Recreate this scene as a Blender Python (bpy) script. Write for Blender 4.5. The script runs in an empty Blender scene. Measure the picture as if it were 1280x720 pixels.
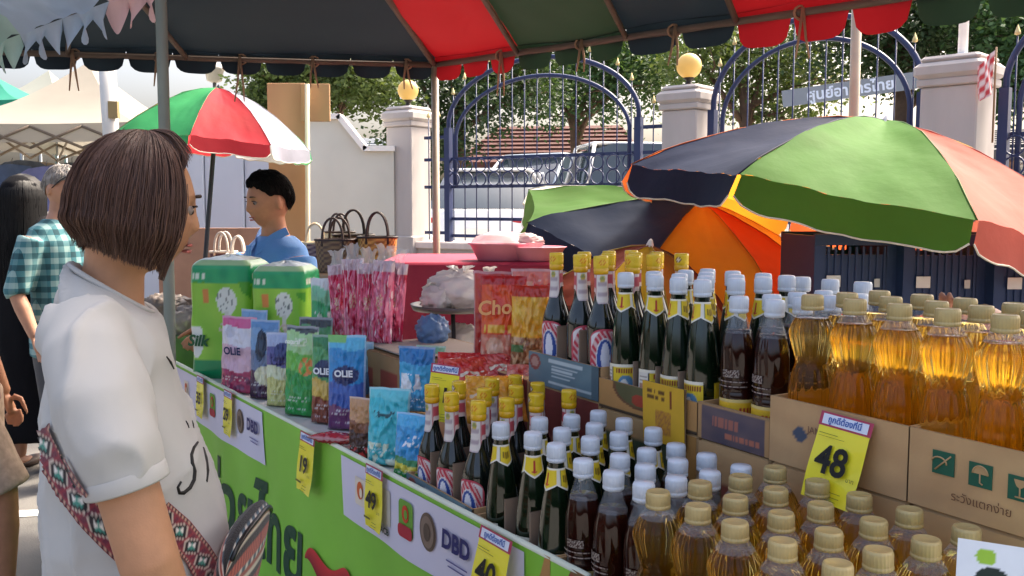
import bpy, math, random
from math import sin, cos, pi, sqrt, exp, atan, radians
from mathutils import Vector as V, Matrix as M, noise

random.seed(11)
SC = bpy.context.scene
COL = SC.collection

# ------------------------------------------------------------------ camera, sky, sun, exposure
FPX = 1180.0
PITCH = atan((360 - 258) / FPX)
CAMZ = 1.5
cam_d = bpy.data.cameras.new('camera')
cam_d.sensor_width = 36.0
cam_d.lens = FPX / 1280 * 36.0
cam_d.clip_start = 0.05
cam_d.clip_end = 600
cam = bpy.data.objects.new('camera', cam_d)
COL.objects.link(cam)
cam.location = (0, 0, CAMZ)
cam.rotation_euler = (pi / 2 - PITCH, 0, 0)
SC.camera = cam

SUN_EL, SUN_AZ = radians(50), radians(52)      # azimuth measured from +Y towards +X
world = bpy.data.worlds.new('World')
SC.world = world
world.use_nodes = True
wn = world.node_tree
sky = wn.nodes.new('ShaderNodeTexSky')
sky.sky_type = 'NISHITA'
sky.sun_disc = False
sky.sun_elevation = SUN_EL
sky.sun_rotation = SUN_AZ
sky.air_density = 0.8
sky.dust_density = 9.0
sky.ozone_density = 0.0
wn.links.new(sky.outputs[0], wn.nodes['Background'].inputs[0])
wn.nodes['Background'].inputs[1].default_value = 0.15
sun_d = bpy.data.lights.new('sun', 'SUN')
sun_d.energy = 2.0
sun_d.angle = radians(8.0)
sun_d.color = (1.0, 0.90, 0.76)
sun = bpy.data.objects.new('sun', sun_d)
COL.objects.link(sun)
sd = V((sin(SUN_AZ) * cos(SUN_EL), cos(SUN_AZ) * cos(SUN_EL), sin(SUN_EL)))
sun.rotation_euler = sd.to_track_quat('Z', 'Y').to_euler()
vs = SC.view_settings
vs.view_transform = 'Standard'
vs.look = 'None'
vs.gamma = 1.0
vs.use_curve_mapping = False
vs.exposure = 1.85
SC.cycles.max_bounces = 16
SC.cycles.transmission_bounces = 16
SC.cycles.transparent_max_bounces = 16

# ------------------------------------------------------------------ helpers
def at(px, py, Y=None, z=None):
    x = (px - 640) / FPX
    y = (360 - py) / FPX
    c, s = cos(PITCH), sin(PITCH)
    d = V((x, c + y * s, -s + y * c))
    t = Y / d.y if Y is not None else (z - CAMZ) / d.z
    return V((0, 0, CAMZ)) + d * t

def lin(c):
    return c / 12.92 if c <= 0.04045 else ((c + 0.055) / 1.055) ** 2.4

def H(h):
    h = h.lstrip('#')
    return tuple(lin(int(h[i:i + 2], 16) / 255) for i in (0, 2, 4))

def mixc(a, b, t):
    t = max(0, min(1, t))
    return tuple(a[i] + (b[i] - a[i]) * t for i in range(3))

def sm(a, b, x):
    t = max(0.0, min(1.0, (x - a) / (b - a)))
    return t * t * (3 - 2 * t)

def nz(x, y=0.0, z=0.0):
    return noise.noise(V((x, y, z)))

class MB:
    """collects geometry; build() links it as ONE mesh object"""
    def __init__(s):
        s.v = []; s.f = []; s.mi = []; s.c = []; s.col = False

    def add(s, vs_, fs, mi=0, cols=None):
        b = len(s.v)
        s.v += [tuple(p) for p in vs_]
        s.f += [tuple(b + i for i in f) for f in fs]
        s.mi += [mi] * len(fs)
        if cols:
            s.col = True
            s.c += list(cols)
        else:
            s.c += [(1, 1, 1)] * len(vs_)
        return s

    def box(s, c, d, m=None, mi=0, bev=0.0):
        cx, cy, cz = c
        x, y, z = d[0] / 2, d[1] / 2, d[2] / 2
        if bev <= 0:
            p = [V((sx * x, sy * y, sz * z)) for sz in (-1, 1) for sy in (-1, 1) for sx in (-1, 1)]
            f = [(0, 2, 3, 1), (4, 5, 7, 6), (0, 1, 5, 4), (2, 6, 7, 3), (0, 4, 6, 2), (1, 3, 7, 5)]
        else:
            b = min(bev, x * .9, y * .9, z * .9)
            p = []; f = []
            for zz, k in ((-z, b), (-z + b, 0), (z - b, 0), (z, b)):
                for (sx, sy, ex, ey) in ((-1, -1, b, 0), (-1, -1, 0, b), (-1, 1, 0, -b), (-1, 1, b, 0), (1, 1, -b, 0), (1, 1, 0, -b), (1, -1, 0, b), (1, -1, -b, 0)):
                    p.append(V((sx * (x - k) + ex, sy * (y - k) + ey, zz)))
            p2 = []
            order = [0, 1, 2, 3, 4, 5, 6, 7]
            for r in range(4):
                p2 += [p[r * 8 + i] for i in order]
            p = p2
            for r in range(3):
                for i in range(8):
                    a = r * 8 + i; bb = r * 8 + (i + 1) % 8
                    f.append((a, a + 8, bb + 8, bb))
            f.append(tuple(range(0, 8))); f.append(tuple(range(31, 23, -1)))
        if m is not None:
            p = [m @ q for q in p]
        return s.add([q + V(c) for q in p], f, mi)

    def tube(s, pts, r, n=8, mi=0, cap=True, flat=1.0):
        pts = [V(p) for p in pts]
        if not isinstance(r, (list, tuple)):
            r = [r] * len(pts)
        vs_ = []; fs = []
        t0 = (pts[1] - pts[0]).normalized()
        up = V((0, 0, 1)) if abs(t0.z) < .9 else V((1, 0, 0))
        a = t0.cross(up).normalized()
        for i, p in enumerate(pts):
            if i == 0: t = pts[1] - p
            elif i == len(pts) - 1: t = p - pts[i - 1]
            else: t = pts[i + 1] - pts[i - 1]
            t.normalize()
            a = (a - t * a.dot(t)).normalized()
            b = t.cross(a)
            for k in range(n):
                w = 2 * pi * k / n
                vs_.append(p + a * (r[i] * cos(w)) + b * (r[i] * flat * sin(w)))
        for i in range(len(pts) - 1):
            for k in range(n):
                k2 = (k + 1) % n
                fs.append((i * n + k, i * n + k2, (i + 1) * n + k2, (i + 1) * n + k))
        if cap:
            fs.append(tuple(range(n - 1, -1, -1)))
            fs.append(tuple(range((len(pts) - 1) * n, len(pts) * n)))
        return s.add(vs_, fs, mi)

    def lathe(s, prof, n=24, mi=0, fn=None, c=(0, 0, 0), capb=True, capt=True):
        vs_ = []; fs = []
        for (r, z) in prof:
            for k in range(n):
                w = 2 * pi * k / n
                rr = fn(r, z, w) if fn else r
                vs_.append(V((c[0] + rr * cos(w), c[1] + rr * sin(w), c[2] + z)))
        for i in range(len(prof) - 1):
            for k in range(n):
                k2 = (k + 1) % n
                fs.append((i * n + k, i * n + k2, (i + 1) * n + k2, (i + 1) * n + k))
        if capb: fs.append(tuple(range(n - 1, -1, -1)))
        if capt: fs.append(tuple(range((len(prof) - 1) * n, len(prof) * n)))
        return s.add(vs_, fs, mi)

    def rings(s, rs, mi=0, cap=True):
        """rs: list of closed rings (same count) of points"""
        n = len(rs[0]); vs_ = []; fs = []
        for r in rs: vs_ += [V(p) for p in r]
        for i in range(len(rs) - 1):
            for k in range(n):
                k2 = (k + 1) % n
                fs.append((i * n + k, i * n + k2, (i + 1) * n + k2, (i + 1) * n + k))
        if cap:
            fs.append(tuple(range(n - 1, -1, -1)))
            fs.append(tuple(range((len(rs) - 1) * n, len(rs) * n)))
        return s.add(vs_, fs, mi)

    def grid(s, fp, nu, nv, fc=None, mi=0, flip=False):
        vs_ = []; cs = []; fs = []
        for j in range(nv + 1):
            for i in range(nu + 1):
                u, v = i / nu, j / nv
                vs_.append(V(fp(u, v)))
                if fc: cs.append(fc(u, v))
        for j in range(nv):
            for i in range(nu):
                a = j * (nu + 1) + i
                q = (a, a + 1, a + nu + 2, a + nu + 1)
                fs.append(q[::-1] if flip else q)
        return s.add(vs_, fs, mi, cs if fc else None)

    def sphere(s, c, r, nu=16, nv=10, mi=0):
        if not isinstance(r, (tuple, list)): r = (r, r, r)
        c = V(c); vs_ = [c + V((0, 0, -r[2]))]; fs = []
        for j in range(1, nv):
            th = pi * j / nv
            for k in range(nu):
                w = 2 * pi * k / nu
                vs_.append(c + V((r[0] * sin(th) * cos(w), r[1] * sin(th) * sin(w), -r[2] * cos(th))))
        vs_.append(c + V((0, 0, r[2])))
        for k in range(nu):
            fs.append((0, 1 + (k + 1) % nu, 1 + k))
        for j in range(nv - 2):
            for k in range(nu):
                a = 1 + j * nu + k; b = 1 + j * nu + (k + 1) % nu
                fs.append((a, b, b + nu, a + nu))
        e = len(vs_) - 1; b0 = 1 + (nv - 2) * nu
        for k in range(nu):
            fs.append((b0 + k, b0 + (k + 1) % nu, e))
        return s.add(vs_, fs, mi)

    def torus(s, c, R, r, m=None, nu=20, nv=6, mi=0, arc=(0, 2 * pi)):
        pts = []
        full = abs(arc[1] - arc[0] - 2 * pi) < 1e-6
        k = nu if not full else nu
        for i in range(k + 1):
            w = arc[0] + (arc[1] - arc[0]) * i / k
            p = V((R * cos(w), 0, R * sin(w)))
            if m is not None: p = m @ p
            pts.append(V(c) + p)
        return s.tube(pts, r, nv, mi, cap=not full)

    def mesh(s, name, mats, smooth=True):
        me = bpy.data.meshes.new(name)
        me.from_pydata([tuple(p) for p in s.v], [], s.f)
        if not isinstance(mats, (list, tuple)): mats = [mats]
        for m in mats: me.materials.append(m)
        if len(mats) > 1:
            me.polygons.foreach_set('material_index', s.mi)
        if smooth:
            me.polygons.foreach_set('use_smooth', [True] * len(me.polygons))
        if s.col:
            a = me.color_attributes.new('Col', 'FLOAT_COLOR', 'POINT')
            fl = []
            for c in s.c: fl += [c[0], c[1], c[2], 1.0]
            a.data.foreach_set('color', fl)
        me.update()
        return me

    def build(s, name, mats, parent=None, smooth=True, mx=None, sharp=None):
        me = s.mesh(name, mats, smooth)
        if smooth and sharp:
            me.set_sharp_from_angle(angle=radians(sharp))
        return link(name, me, parent, mx)

def link(name, me, parent=None, mx=None):
    o = bpy.data.objects.new(name, me)
    COL.objects.link(o)
    if parent is not None: o.parent = parent
    if mx is not None: o.matrix_local = mx
    return o

def thing(name, label, cat, mx=None, group=None, loc=None):
    o = bpy.data.objects.new(name, None)
    COL.objects.link(o)
    o.empty_display_size = .05
    if loc is not None: mx = M.Translation(V(loc))
    if mx is not None: o.matrix_world = mx
    return tag(o, label, cat, group)

def tag(o, label, cat=None, group=None, kind=None):
    if label: o['label'] = label
    if cat: o['category'] = cat
    if group: o['group'] = group
    if kind: o['kind'] = kind
    return o

def structure(o):
    o['kind'] = 'structure'
    return o

def frame(o, x, y, z=None):
    x = V(x).normalized(); y = V(y).normalized()
    z = x.cross(y).normalized() if z is None else V(z).normalized()
    m = M.Identity(4)
    for i, a in enumerate((x, y, z)):
        for r in range(3): m[r][i] = a[r]
    for r in range(3): m[r][3] = V(o)[r]
    return m

def T(x, y=0, z=0): return M.Translation(V((x, y, z)))
def RZ(a): return M.Rotation(a, 4, 'Z')
def RX(a): return M.Rotation(a, 4, 'X')
def RY(a): return M.Rotation(a, 4, 'Y')

_txt = {}
def text_mesh(body, size, mat_, bold=0.0, align='CENTER', shear=0.0):
    key = (body, size, mat_.name, bold, align, shear)
    if key in _txt: return _txt[key]
    cu = bpy.data.curves.new('lettering', 'FONT')
    cu.body = body; cu.size = size; cu.align_x = align; cu.align_y = 'CENTER'
    cu.offset = bold; cu.shear = shear; cu.resolution_u = 3
    o = bpy.data.objects.new('lettering_tmp', cu)
    COL.objects.link(o)
    dg = bpy.context.evaluated_depsgraph_get(); dg.update()
    me = bpy.data.meshes.new_from_object(o.evaluated_get(dg))
    bpy.data.objects.remove(o)
    me.materials.clear(); me.materials.append(mat_)
    _txt[key] = me
    return me

def text(body, size, mat_, parent, mx, bold=0.0, align='CENTER', shear=0.0, name='lettering'):
    return link(name, text_mesh(body, size, mat_, bold, align, shear), parent, mx)

def remesh(mb, voxel, it=6, fac=.5, keep=None):
    """voxel-union of everything collected in mb -> one continuous mesh datablock"""
    me = mb.mesh('tmp', [], False)
    o = bpy.data.objects.new('tmp', me); COL.objects.link(o)
    r = o.modifiers.new('r', 'REMESH'); r.mode = 'VOXEL'; r.voxel_size = voxel
    if it:
        q = o.modifiers.new('s', 'SMOOTH'); q.factor = fac; q.iterations = it
    dg = bpy.context.evaluated_depsgraph_get(); dg.update()
    m2 = bpy.data.meshes.new_from_object(o.evaluated_get(dg))
    bpy.data.objects.remove(o)
    m2.polygons.foreach_set('use_smooth', [True] * len(m2.polygons))
    return m2

# ------------------------------------------------------------------ materials
MATS = {}
def mat(name, col, rough=.55, metal=0.0, var=.12, vs_=8.0, bump=.0, bs=60.0, trans=0.0, ior=1.45, transl=0.0,
        spec=.5, emit=0.0, coat=0.0, attr=False, sheen=0.0, dirt=0.0, alpha=1.0, tcol=None, stretch=None):
    if name in MATS: return MATS[name]
    m = bpy.data.materials.new(name); m.use_nodes = True
    nt = m.node_tree; N = nt.nodes; L = nt.links
    b = N['Principled BSDF']
    if isinstance(col, str): col = H(col)
    tc = N.new('ShaderNodeTexCoord')
    src = tc.outputs['Object']
    if stretch:
        mp = N.new('ShaderNodeMapping'); mp.inputs['Scale'].default_value = stretch
        L.new(src, mp.inputs[0]); src = mp.outputs[0]
    ns = N.new('ShaderNodeTexNoise'); ns.inputs['Scale'].default_value = vs_; ns.inputs['Detail'].default_value = 5
    L.new(src, ns.inputs['Vector'])
    mx_ = N.new('ShaderNodeMix'); mx_.data_type = 'RGBA'; mx_.blend_type = 'MULTIPLY'
    mx_.inputs[0].default_value = 1.0
    rp = N.new('ShaderNodeMapRange')
    rp.inputs[1].default_value = .25; rp.inputs[2].default_value = .75
    rp.inputs[3].default_value = 1 - var; rp.inputs[4].default_value = 1 + var * .6
    L.new(ns.outputs['Fac'], rp.inputs[0])
    if attr:
        at_ = N.new('ShaderNodeAttribute'); at_.attribute_name = 'Col'
        L.new(at_.outputs['Color'], mx_.inputs[6])
    else:
        mx_.inputs[6].default_value = (*col, 1)
    L.new(rp.outputs[0], mx_.inputs[7])
    out = mx_.outputs[2]
    if dirt > 0:
        n2 = N.new('ShaderNodeTexNoise'); n2.inputs['Scale'].default_value = vs_ * .35; n2.inputs['Detail'].default_value = 8
        L.new(src, n2.inputs['Vector'])
        r2 = N.new('ShaderNodeMapRange'); r2.inputs[1].default_value = .52; r2.inputs[2].default_value = .72
        r2.inputs[4].default_value = dirt
        L.new(n2.outputs['Fac'], r2.inputs[0])
        m2 = N.new('ShaderNodeMix'); m2.data_type = 'RGBA'
        L.new(r2.outputs[0], m2.inputs[0]); L.new(out, m2.inputs[6])
        m2.inputs[7].default_value = (.12, .09, .06, 1)
        out = m2.outputs[2]
    L.new(out, b.inputs['Base Color'])
    b.inputs['Roughness'].default_value = rough
    b.inputs['Metallic'].default_value = metal
    b.inputs['IOR'].default_value = ior
    b.inputs['Specular IOR Level'].default_value = spec
    b.inputs['Transmission Weight'].default_value = trans
    b.inputs['Coat Weight'].default_value = coat
    b.inputs['Alpha'].default_value = alpha
    if sheen: b.inputs['Sheen Weight'].default_value = sheen
    if bump:
        nb = N.new('ShaderNodeTexNoise'); nb.inputs['Scale'].default_value = bs; nb.inputs['Detail'].default_value = 4
        L.new(src, nb.inputs['Vector'])
        bp = N.new('ShaderNodeBump'); bp.inputs['Strength'].default_value = bump; bp.inputs['Distance'].default_value = .01
        L.new(nb.outputs['Fac'], bp.inputs['Height']); L.new(bp.outputs[0], b.inputs['Normal'])
    if transl > 0:
        tr = N.new('ShaderNodeBsdfTranslucent'); ms = N.new('ShaderNodeMixShader')
        if tcol: tr.inputs[0].default_value = (*(H(tcol) if isinstance(tcol, str) else tcol), 1)
        else: L.new(out, tr.inputs[0])
        ms.inputs[0].default_value = transl
        L.new(b.outputs[0], ms.inputs[1]); L.new(tr.outputs[0], ms.inputs[2])
        L.new(ms.outputs[0], N['Material Output'].inputs[0])
    MATS[name] = m
    return m

def flat(c, rough=.6):
    return mat('paint_' + c.strip('#'), c, rough, var=.06)

PAPER = mat('printed_paper', '#ffffff', .55, attr=True, var=.05, vs_=30)
CARD = mat('printed_card', '#ffffff', .7, attr=True, var=.12, vs_=14, bump=.05, bs=200)
FILM = mat('printed_film', '#ffffff', .2, attr=True, var=.08, vs_=20, bump=.5, bs=38, spec=.7)
WRAP = mat('printed_wrap', '#ffffff', .28, attr=True, var=.06, vs_=16, bump=.22, bs=30, spec=.5)
CLOTHP = mat('printed_cloth', '#ffffff', .85, attr=True, var=.08, vs_=20, bump=.2, bs=300, sheen=.2)
KRAFT = mat('kraft_card', '#c49e70', .8, var=.14, vs_=7, bump=.05, bs=150, dirt=.12)
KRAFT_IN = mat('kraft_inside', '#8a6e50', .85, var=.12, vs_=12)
DIVIDER = mat('grey_board', '#8b7664', .85, var=.1, vs_=20)
INK = mat('black_ink', '#141210', .6, var=.05)
# ------------------------------------------------------------------ stall frame: x along the counter (towards camera right), y deeper, z up
TH = .541
UU = V((sin(TH), -cos(TH), 0)); VV = V((cos(TH), sin(TH), 0))
O0 = V((-.0128, 1.826, 0))
ST = frame(O0, UU, VV)
def st(s, v, z): return ST @ V((s, v, z))
def stm(s, v, z, rz=0.0): return ST @ T(s, v, z) @ RZ(rz)

# ------------------------------------------------------------------ the setting
asphalt = mat('asphalt', '#6c6a66', .9, var=.25, vs_=1.3, bump=.3, bs=120, dirt=.2)
pave = mat('concrete_yard', '#a9a59c', .9, var=.2, vs_=1.0, bump=.2, bs=90, dirt=.15)
g = MB(); g.grid(lambda u, v: (-150 + 300 * u, -20 + 300 * v, 0), 2, 2)
structure(g.build('ground', asphalt, smooth=False))
# raised yard behind the gate wall, climbing gently to the back
g = MB()
yl = [(-30, 13.6), (-5.0, 13.4), (-1.3, 11.3), (1.69, 9.36), (3.5, 7.6), (7.4, 3.6), (40, 3.2)]
rows = []
for k, (zz, dy) in enumerate(((.02, 0), (.47, .02), (.55, 3.0), (.75, 8.0), (.8, 260))):
    rows.append([V((x, y + dy, zz)) for x, y in yl])
for a, b in zip(rows[:-1], rows[1:]):
    for i in range(len(yl) - 1):
        g.add([a[i], a[i + 1], b[i + 1], b[i]], [(0, 1, 2, 3)])
structure(g.build('yard', pave, smooth=False))
# white line painted on the ground
m_ = MB(); a = at(-260, 652, z=.004); b = at(75, 640, z=.004)
d = (b - a).normalized(); n = V((-d.y, d.x, 0))
m_.add([a - n * .05, b - n * .05, b + n * .05, a + n * .05], [(0, 1, 2, 3)])
o = m_.build('road_marking', mat('road_paint', '#d9d7d0', .8, var=.25, vs_=6, dirt=.3), smooth=False)
structure(o)

# ------------------------------------------------------------------ trees behind the gate
leafm = [mat('leaf_dark', '#33492a', .6, var=.5, vs_=.9, transl=.15, tcol='#5c7a2c'),
         mat('leaf_olive', '#4d6132', .6, var=.45, vs_=.9, transl=.18, tcol='#84963a'),
         mat('leaf_mid', '#3a5a31', .6, var=.5, vs_=.9, transl=.15, tcol='#6b8e34')]
bark = mat('bark', '#6a5444', .95, var=.35, vs_=6, bump=.6, bs=20)
def tree(name, label, base, h, blobs, nl, leaf, lm, tr=.16, seed=0):
    rnd = random.Random(seed)
    base = V(base)
    t = thing(name, label, 'tree', loc=base, group='trees behind the gate')
    tm = MB()
    top = V((rnd.uniform(-.3, .3), rnd.uniform(-.3, .3), h * .62))
    pts = [V((0, 0, -.05)), V((.05, 0, h * .2)), top * .55 + V((.08, .05, 0)), top]
    tm.tube(pts, [tr * 1.25, tr, tr * .8, tr * .4], 10)
    for (bx, by, bz, br) in blobs:
        c = V((bx, by, bz)); k = rnd.uniform(.35, .75)
        s0 = pts[1].lerp(pts[3], k)
        mid = s0.lerp(c, .5) + V((rnd.uniform(-.2, .2), rnd.uniform(-.2, .2), rnd.uniform(-.1, .3)))
        tm.tube([s0, mid, c, c + (c - mid) * .5], [tr * .42, tr * .28, tr * .15, tr * .05], 6)
        for q in range(5):
            e = c + V((rnd.gauss(0, 1), rnd.gauss(0, 1), rnd.gauss(0, .7))) * br * .55
            tm.tube([mid.lerp(c, rnd.random()), (mid + e) / 2 + V((0, 0, .1)), e], [tr * .14, tr * .09, tr * .03], 4)
    tm.build('trunk', bark, t)
    lv = []; lf = []
    W = sum(b[3] ** 2.2 for b in blobs)
    for (bx, by, bz, br) in blobs:
        nb = int(nl * br ** 2.2 / W)
        # clumps inside the blob, leaves inside the clumps
        nc = max(6, nb // 26)
        for q in range(nc):
            w = V((rnd.gauss(0, 1), rnd.gauss(0, 1), rnd.gauss(0, 1))).normalized() * br * rnd.random() ** .42
            cc = V((bx, by, bz)) + V((w.x, w.y, w.z * .75))
            cr = rnd.uniform(.16, .34) * br ** .5
            for l in range(26):
                p = cc + V((rnd.gauss(0, 1), rnd.gauss(0, 1), rnd.gauss(0, .7))) * cr
                a = V((rnd.gauss(0, 1), rnd.gauss(0, 1), rnd.gauss(0, .6) - .3)).normalized()
                b = a.cross(V((rnd.gauss(0, 1), rnd.gauss(0, 1), rnd.gauss(0, 1)))).normalized()
                L = leaf * rnd.uniform(.7, 1.4)
                i = len(lv)
                lv += [p, p + a * L * .5 + b * L * .26, p + a * L, p + a * L * .5 - b * L * .26]
                lf.append((i, i + 1, i + 2, i + 3))
    m = MB(); m.add(lv, lf)
    m.build('crown', leafm[lm], t, smooth=False)
    return t

def tree_at(label, px, Y, gz, h, blobs_px, nl, leaf, lm, tr, seed):
    """blobs given as (px,py,radius_px,dY): crown clumps seen at those places, at the tree's own distance"""
    b = at(px, 300, Y=Y); b.z = gz
    bl = []
    for (x, y, r, dy) in blobs_px:
        p = at(x, y, Y=Y + dy) - b
        bl.append((p.x, p.y, p.z, r * Y / FPX))
    return tree('shade_tree', label, b, h, bl, nl, leaf, lm, tr, seed)

tree_at('loose olive tree left of the lamp-topped gate pillar, above the pale wall', 415, 19, .8, 4.6,
        [(345, 95, 42, 0), (395, 105, 45, .4), (440, 85, 50, -.3), (400, 60, 46, .3), (470, 110, 42, .4), (325, 130, 34, 0)], 14000, .12, 1, .14, 1)
tree_at('dark dense tree behind the first arched gate panel', 560, 21, .8, 5.4,
        [(520, 80, 60, 0), (575, 130, 62, 0), (600, 70, 60, .5), (545, 180, 50, 0), (650, 110, 58, .6), (520, 190, 46, 0), (640, 60, 60, 1)], 15000, .12, 0, .2, 2)
tree_at('thin branched tree between the two arched gate panels', 720, 24, .85, 6,
        [(700, 120, 55, 0), (745, 80, 60, .5), (790, 110, 60, 0), (770, 60, 70, .6), (820, 80, 55, .4), (690, 70, 60, 0)], 13000, .13, 2, .18, 3)
tree_at('olive tree seen through the middle arched gate panel', 930, 22, .85, 6,
        [(880, 80, 65, 0), (930, 110, 60, .5), (960, 60, 65, 0), (900, 40, 60, .4), (1010, 95, 60, .5), (985, 150, 42, 0)], 12500, .12, 1, .2, 4)
tree_at('tall dark tree behind the pillar with the white post', 1120, 20, .85, 7,
        [(1060, 40, 75, 0), (1130, 30, 85, .5), (1200, 40, 85, 0), (1110, 85, 55, .4), (1250, 70, 75, .6), (1180, -10, 90, 0), (1080, 5, 80, 0)], 21000, .12, 0, .24, 5)
tree_at('mid green tree at the far right behind the fence', 1330, 18, .85, 6,
        [(1260, 110, 50, 0), (1300, 40, 80, .5), (1340, 90, 80, 0), (1270, 20, 70, .3)], 13000, .12, 2, .22, 6)

# ------------------------------------------------------------------ buildings behind
def wallbox(p, d, name, m, parent, mx=None): return MB().box(p, d).build(name, m, parent, smooth=False, mx=mx)
plaster = mat('cream_plaster', '#d8d3c8', .85, var=.1, vs_=3, dirt=.15)
glassm = mat('window_glass', '#3a444c', .08, var=.2, vs_=2, spec=.8)
tile = mat('clay_tile', '#5f3a33', .8, var=.3, vs_=3)
def house(label, px, Y, gz, w, h, dp, roofh, wallm, roofm, rz, nwin, over=.5, name='house'):
    b = at(px, 300, Y=Y); b.z = gz
    t = thing(name, label, 'house', T(*b) @ RZ(rz))
    wallbox((0, dp / 2, h / 2), (w, dp, h), 'wall', wallm, t)
    r = MB(); x, y0, y1 = w / 2 + over, -over, dp + over
    ym = dp / 2
    v = [(-x, y0, h), (x, y0, h), (x, y1, h), (-x, y1, h), (-x + .8, ym, h + roofh), (x - .8, ym, h + roofh),
         (-x, y0, h - .14), (x, y0, h - .14), (x, y1, h - .14), (-x, y1, h - .14)]
    r.add(v, [(0, 1, 5, 4), (1, 2, 5), (2, 3, 4, 5), (3, 0, 4), (6, 7, 1, 0), (7, 8, 2, 1), (8, 9, 3, 2), (9, 6, 0, 3), (9, 8, 7, 6)])
    rf = r.build('roof', roofm, t, smooth=False)
    # tile courses as raised strips
    for k in range(1, 9):
        f = k / 9
        m = MB(); yy = y0 + (ym - y0) * f; zz = h + roofh * f
        m.box((0, yy, zz + .02), (2 * (x - .8 * f) - .05, .1, .05), m=M.Rotation(math.atan2(roofh, ym - y0), 3, 'X'))
        m.build('tile_course', roofm, rf, smooth=False)
    for k in range(nwin):
        xx = -w / 2 + w * (k + .5) / nwin
        f = MB().box((xx, -.03, h * .55), (w / nwin * .62, .06, h * .42)).build('window', flat('#e4e0d6'), t, smooth=False)
        for s in (-1, 1):
            MB().box((xx + s * w / nwin * .15, -.07, h * .55), (w / nwin * .25, .03, h * .36)).build('pane', glassm, f, smooth=False)
    return t
house('low house with a red tiled roof behind the first arched gate panel', 690, 26, .8, 4.2, 1.9, 4, 1.15, plaster, tile, -.15, 4)
house('pale house with grey roof left of the lamp-topped gate pillar', 462, 30, .8, 2.6, 2.6, 4, .35, flat('#dfe3e4'), mat('roof_grey', '#8d9298', .7), .1, 3)
house('long cream shop house with dark eaves behind the middle gate panel', 1075, 17, .75, 4.6, 1.45, 3, .35, plaster, mat('roof_dark', '#4b4a4d', .7), -.35, 6)
house('shaded shop with brown front behind the rightmost fence panel', 1330, 13.5, .7, 4.0, 1.6, 3, .4, mat('brown_wall', '#8a6a58', .8), mat('roof_dark', '#4b4a4d', .7), -.45, 4)
# shop signboard with blue lettering
t = thing('shop_sign', 'long white signboard with blue lettering above the shop behind the gate', 'sign', frame(at(1062, 112, Y=14.0), (1, -.28, .12), (-.12, 0, 1)))
MB().box((0, 0, 0), (1.9, .24, .06)).build('board', flat('#76808c'), t, smooth=False)
text('ศูนย์อาหารไทย', .21, flat('#c9d6ea'), t, T(0, -.01, .034), bold=.006)

# pale boundary wall with sloped shoulder, plus white panel further left
t = thing('boundary_wall', 'pale cream wall with a stepped slanting top beside the gate pillar', 'wall', loc=(0, 0, 0))
wl = MB(); Yw = 10.9
prof = [(380, 149), (424, 149), (456, 189), (492, 189)]
tp = [at(x, y, Y=Yw) for x, y in prof]
v = []
for p in tp: v += [(p.x, Yw, 0), (p.x, Yw, p.z), (p.x, Yw + .2, p.z), (p.x, Yw + .2, 0)]
n4 = len(tp); f = []
for i in range(n4 - 1):
    a = i * 4; b = a + 4
    f += [(a, b, b + 1, a + 1), (a + 1, b + 1, b + 2, a + 2), (a + 2, b + 2, b + 3, a + 3)]
f += [(0, 1, 2, 3), ((n4 - 1) * 4 + 3, (n4 - 1) * 4 + 2, (n4 - 1) * 4 + 1, (n4 - 1) * 4)]
wl.add(v, f)
wl.build('wall_panel', mat('cream_wall', '#d0cec0', .85, var=.1, vs_=1.5, dirt=.12), t, smooth=False)
cp = MB()
for p, q in zip(tp[:-1], tp[1:]):
    d = (q - p); L = d.length; an = math.atan2(d.z, d.x)
    cp.box(((p.x + q.x) / 2, Yw + .1, (p.z + q.z) / 2 + .03), (L + .03, .3, .06), m=M.Rotation(-an, 3, 'Y'))
cp.build('coping', flat('#efece4'), t, smooth=False)
t = thing('white_hoarding', 'bluish white flat wall behind the vendor in the blue shirt', 'wall', loc=(0, 0, 0))
a = at(150, 172, Y=10.2); b = at(352, 172, Y=10.4)
for i in range(4):
    p = a.lerp(b, i / 4); q = a.lerp(b, (i + 1) / 4)
    MB().box(((p.x + q.x) / 2, (p.y + q.y) / 2 + .1, a.z / 2), (abs(q.x - p.x) - .012, .12, a.z)).build('panel', mat('bluish_white', '#b4bcc8', .7, var=.06, vs_=2), t, smooth=False)
t = thing('low_brown_wall', 'low brown brick-like wall below the white hoarding', 'wall', loc=(0, 0, 0))
a = at(200, 285, Y=9.4); b = at(350, 285, Y=9.4)
MB().box(((a.x + b.x) / 2, 9.4, a.z / 2), (b.x - a.x, .15, a.z)).build('wall_panel', mat('brown_block', '#93705c', .85, var=.2, vs_=5), t, smooth=False)
# plywood boards
ply = mat('plywood', '#a8815a', .75, var=.2, vs_=3, stretch=(1, 1, .12), dirt=.1)
t = thing('plywood_board', 'tall tan plywood boards standing behind the vendor in blue', 'board', loc=(0, 0, 0))
a = at(331, 104, Y=8.0); b = at(382, 290, Y=8.0)
MB().box(((a.x + b.x) / 2 + .02, 8.0, a.z / 2), (b.x - a.x, .03, a.z), bev=.004).build('tall_board', ply, t, smooth=False)
a = at(376, 105, Y=7.96); b = at(413, 152, Y=7.96)
MB().box(((a.x + b.x) / 2, 7.955, (a.z + b.z) / 2), (b.x - a.x, .03, a.z - b.z), bev=.004).build('short_board', ply, t, smooth=False)
p = at(381, 105, Y=7.85)
MB().tube([(p.x + .01, 7.85, 0), (p.x, 7.85, 1.2), (p.x + .02, 7.85, p.z)], .02, 8).build('prop_pole', flat('#d8c9a8'), t)

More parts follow.
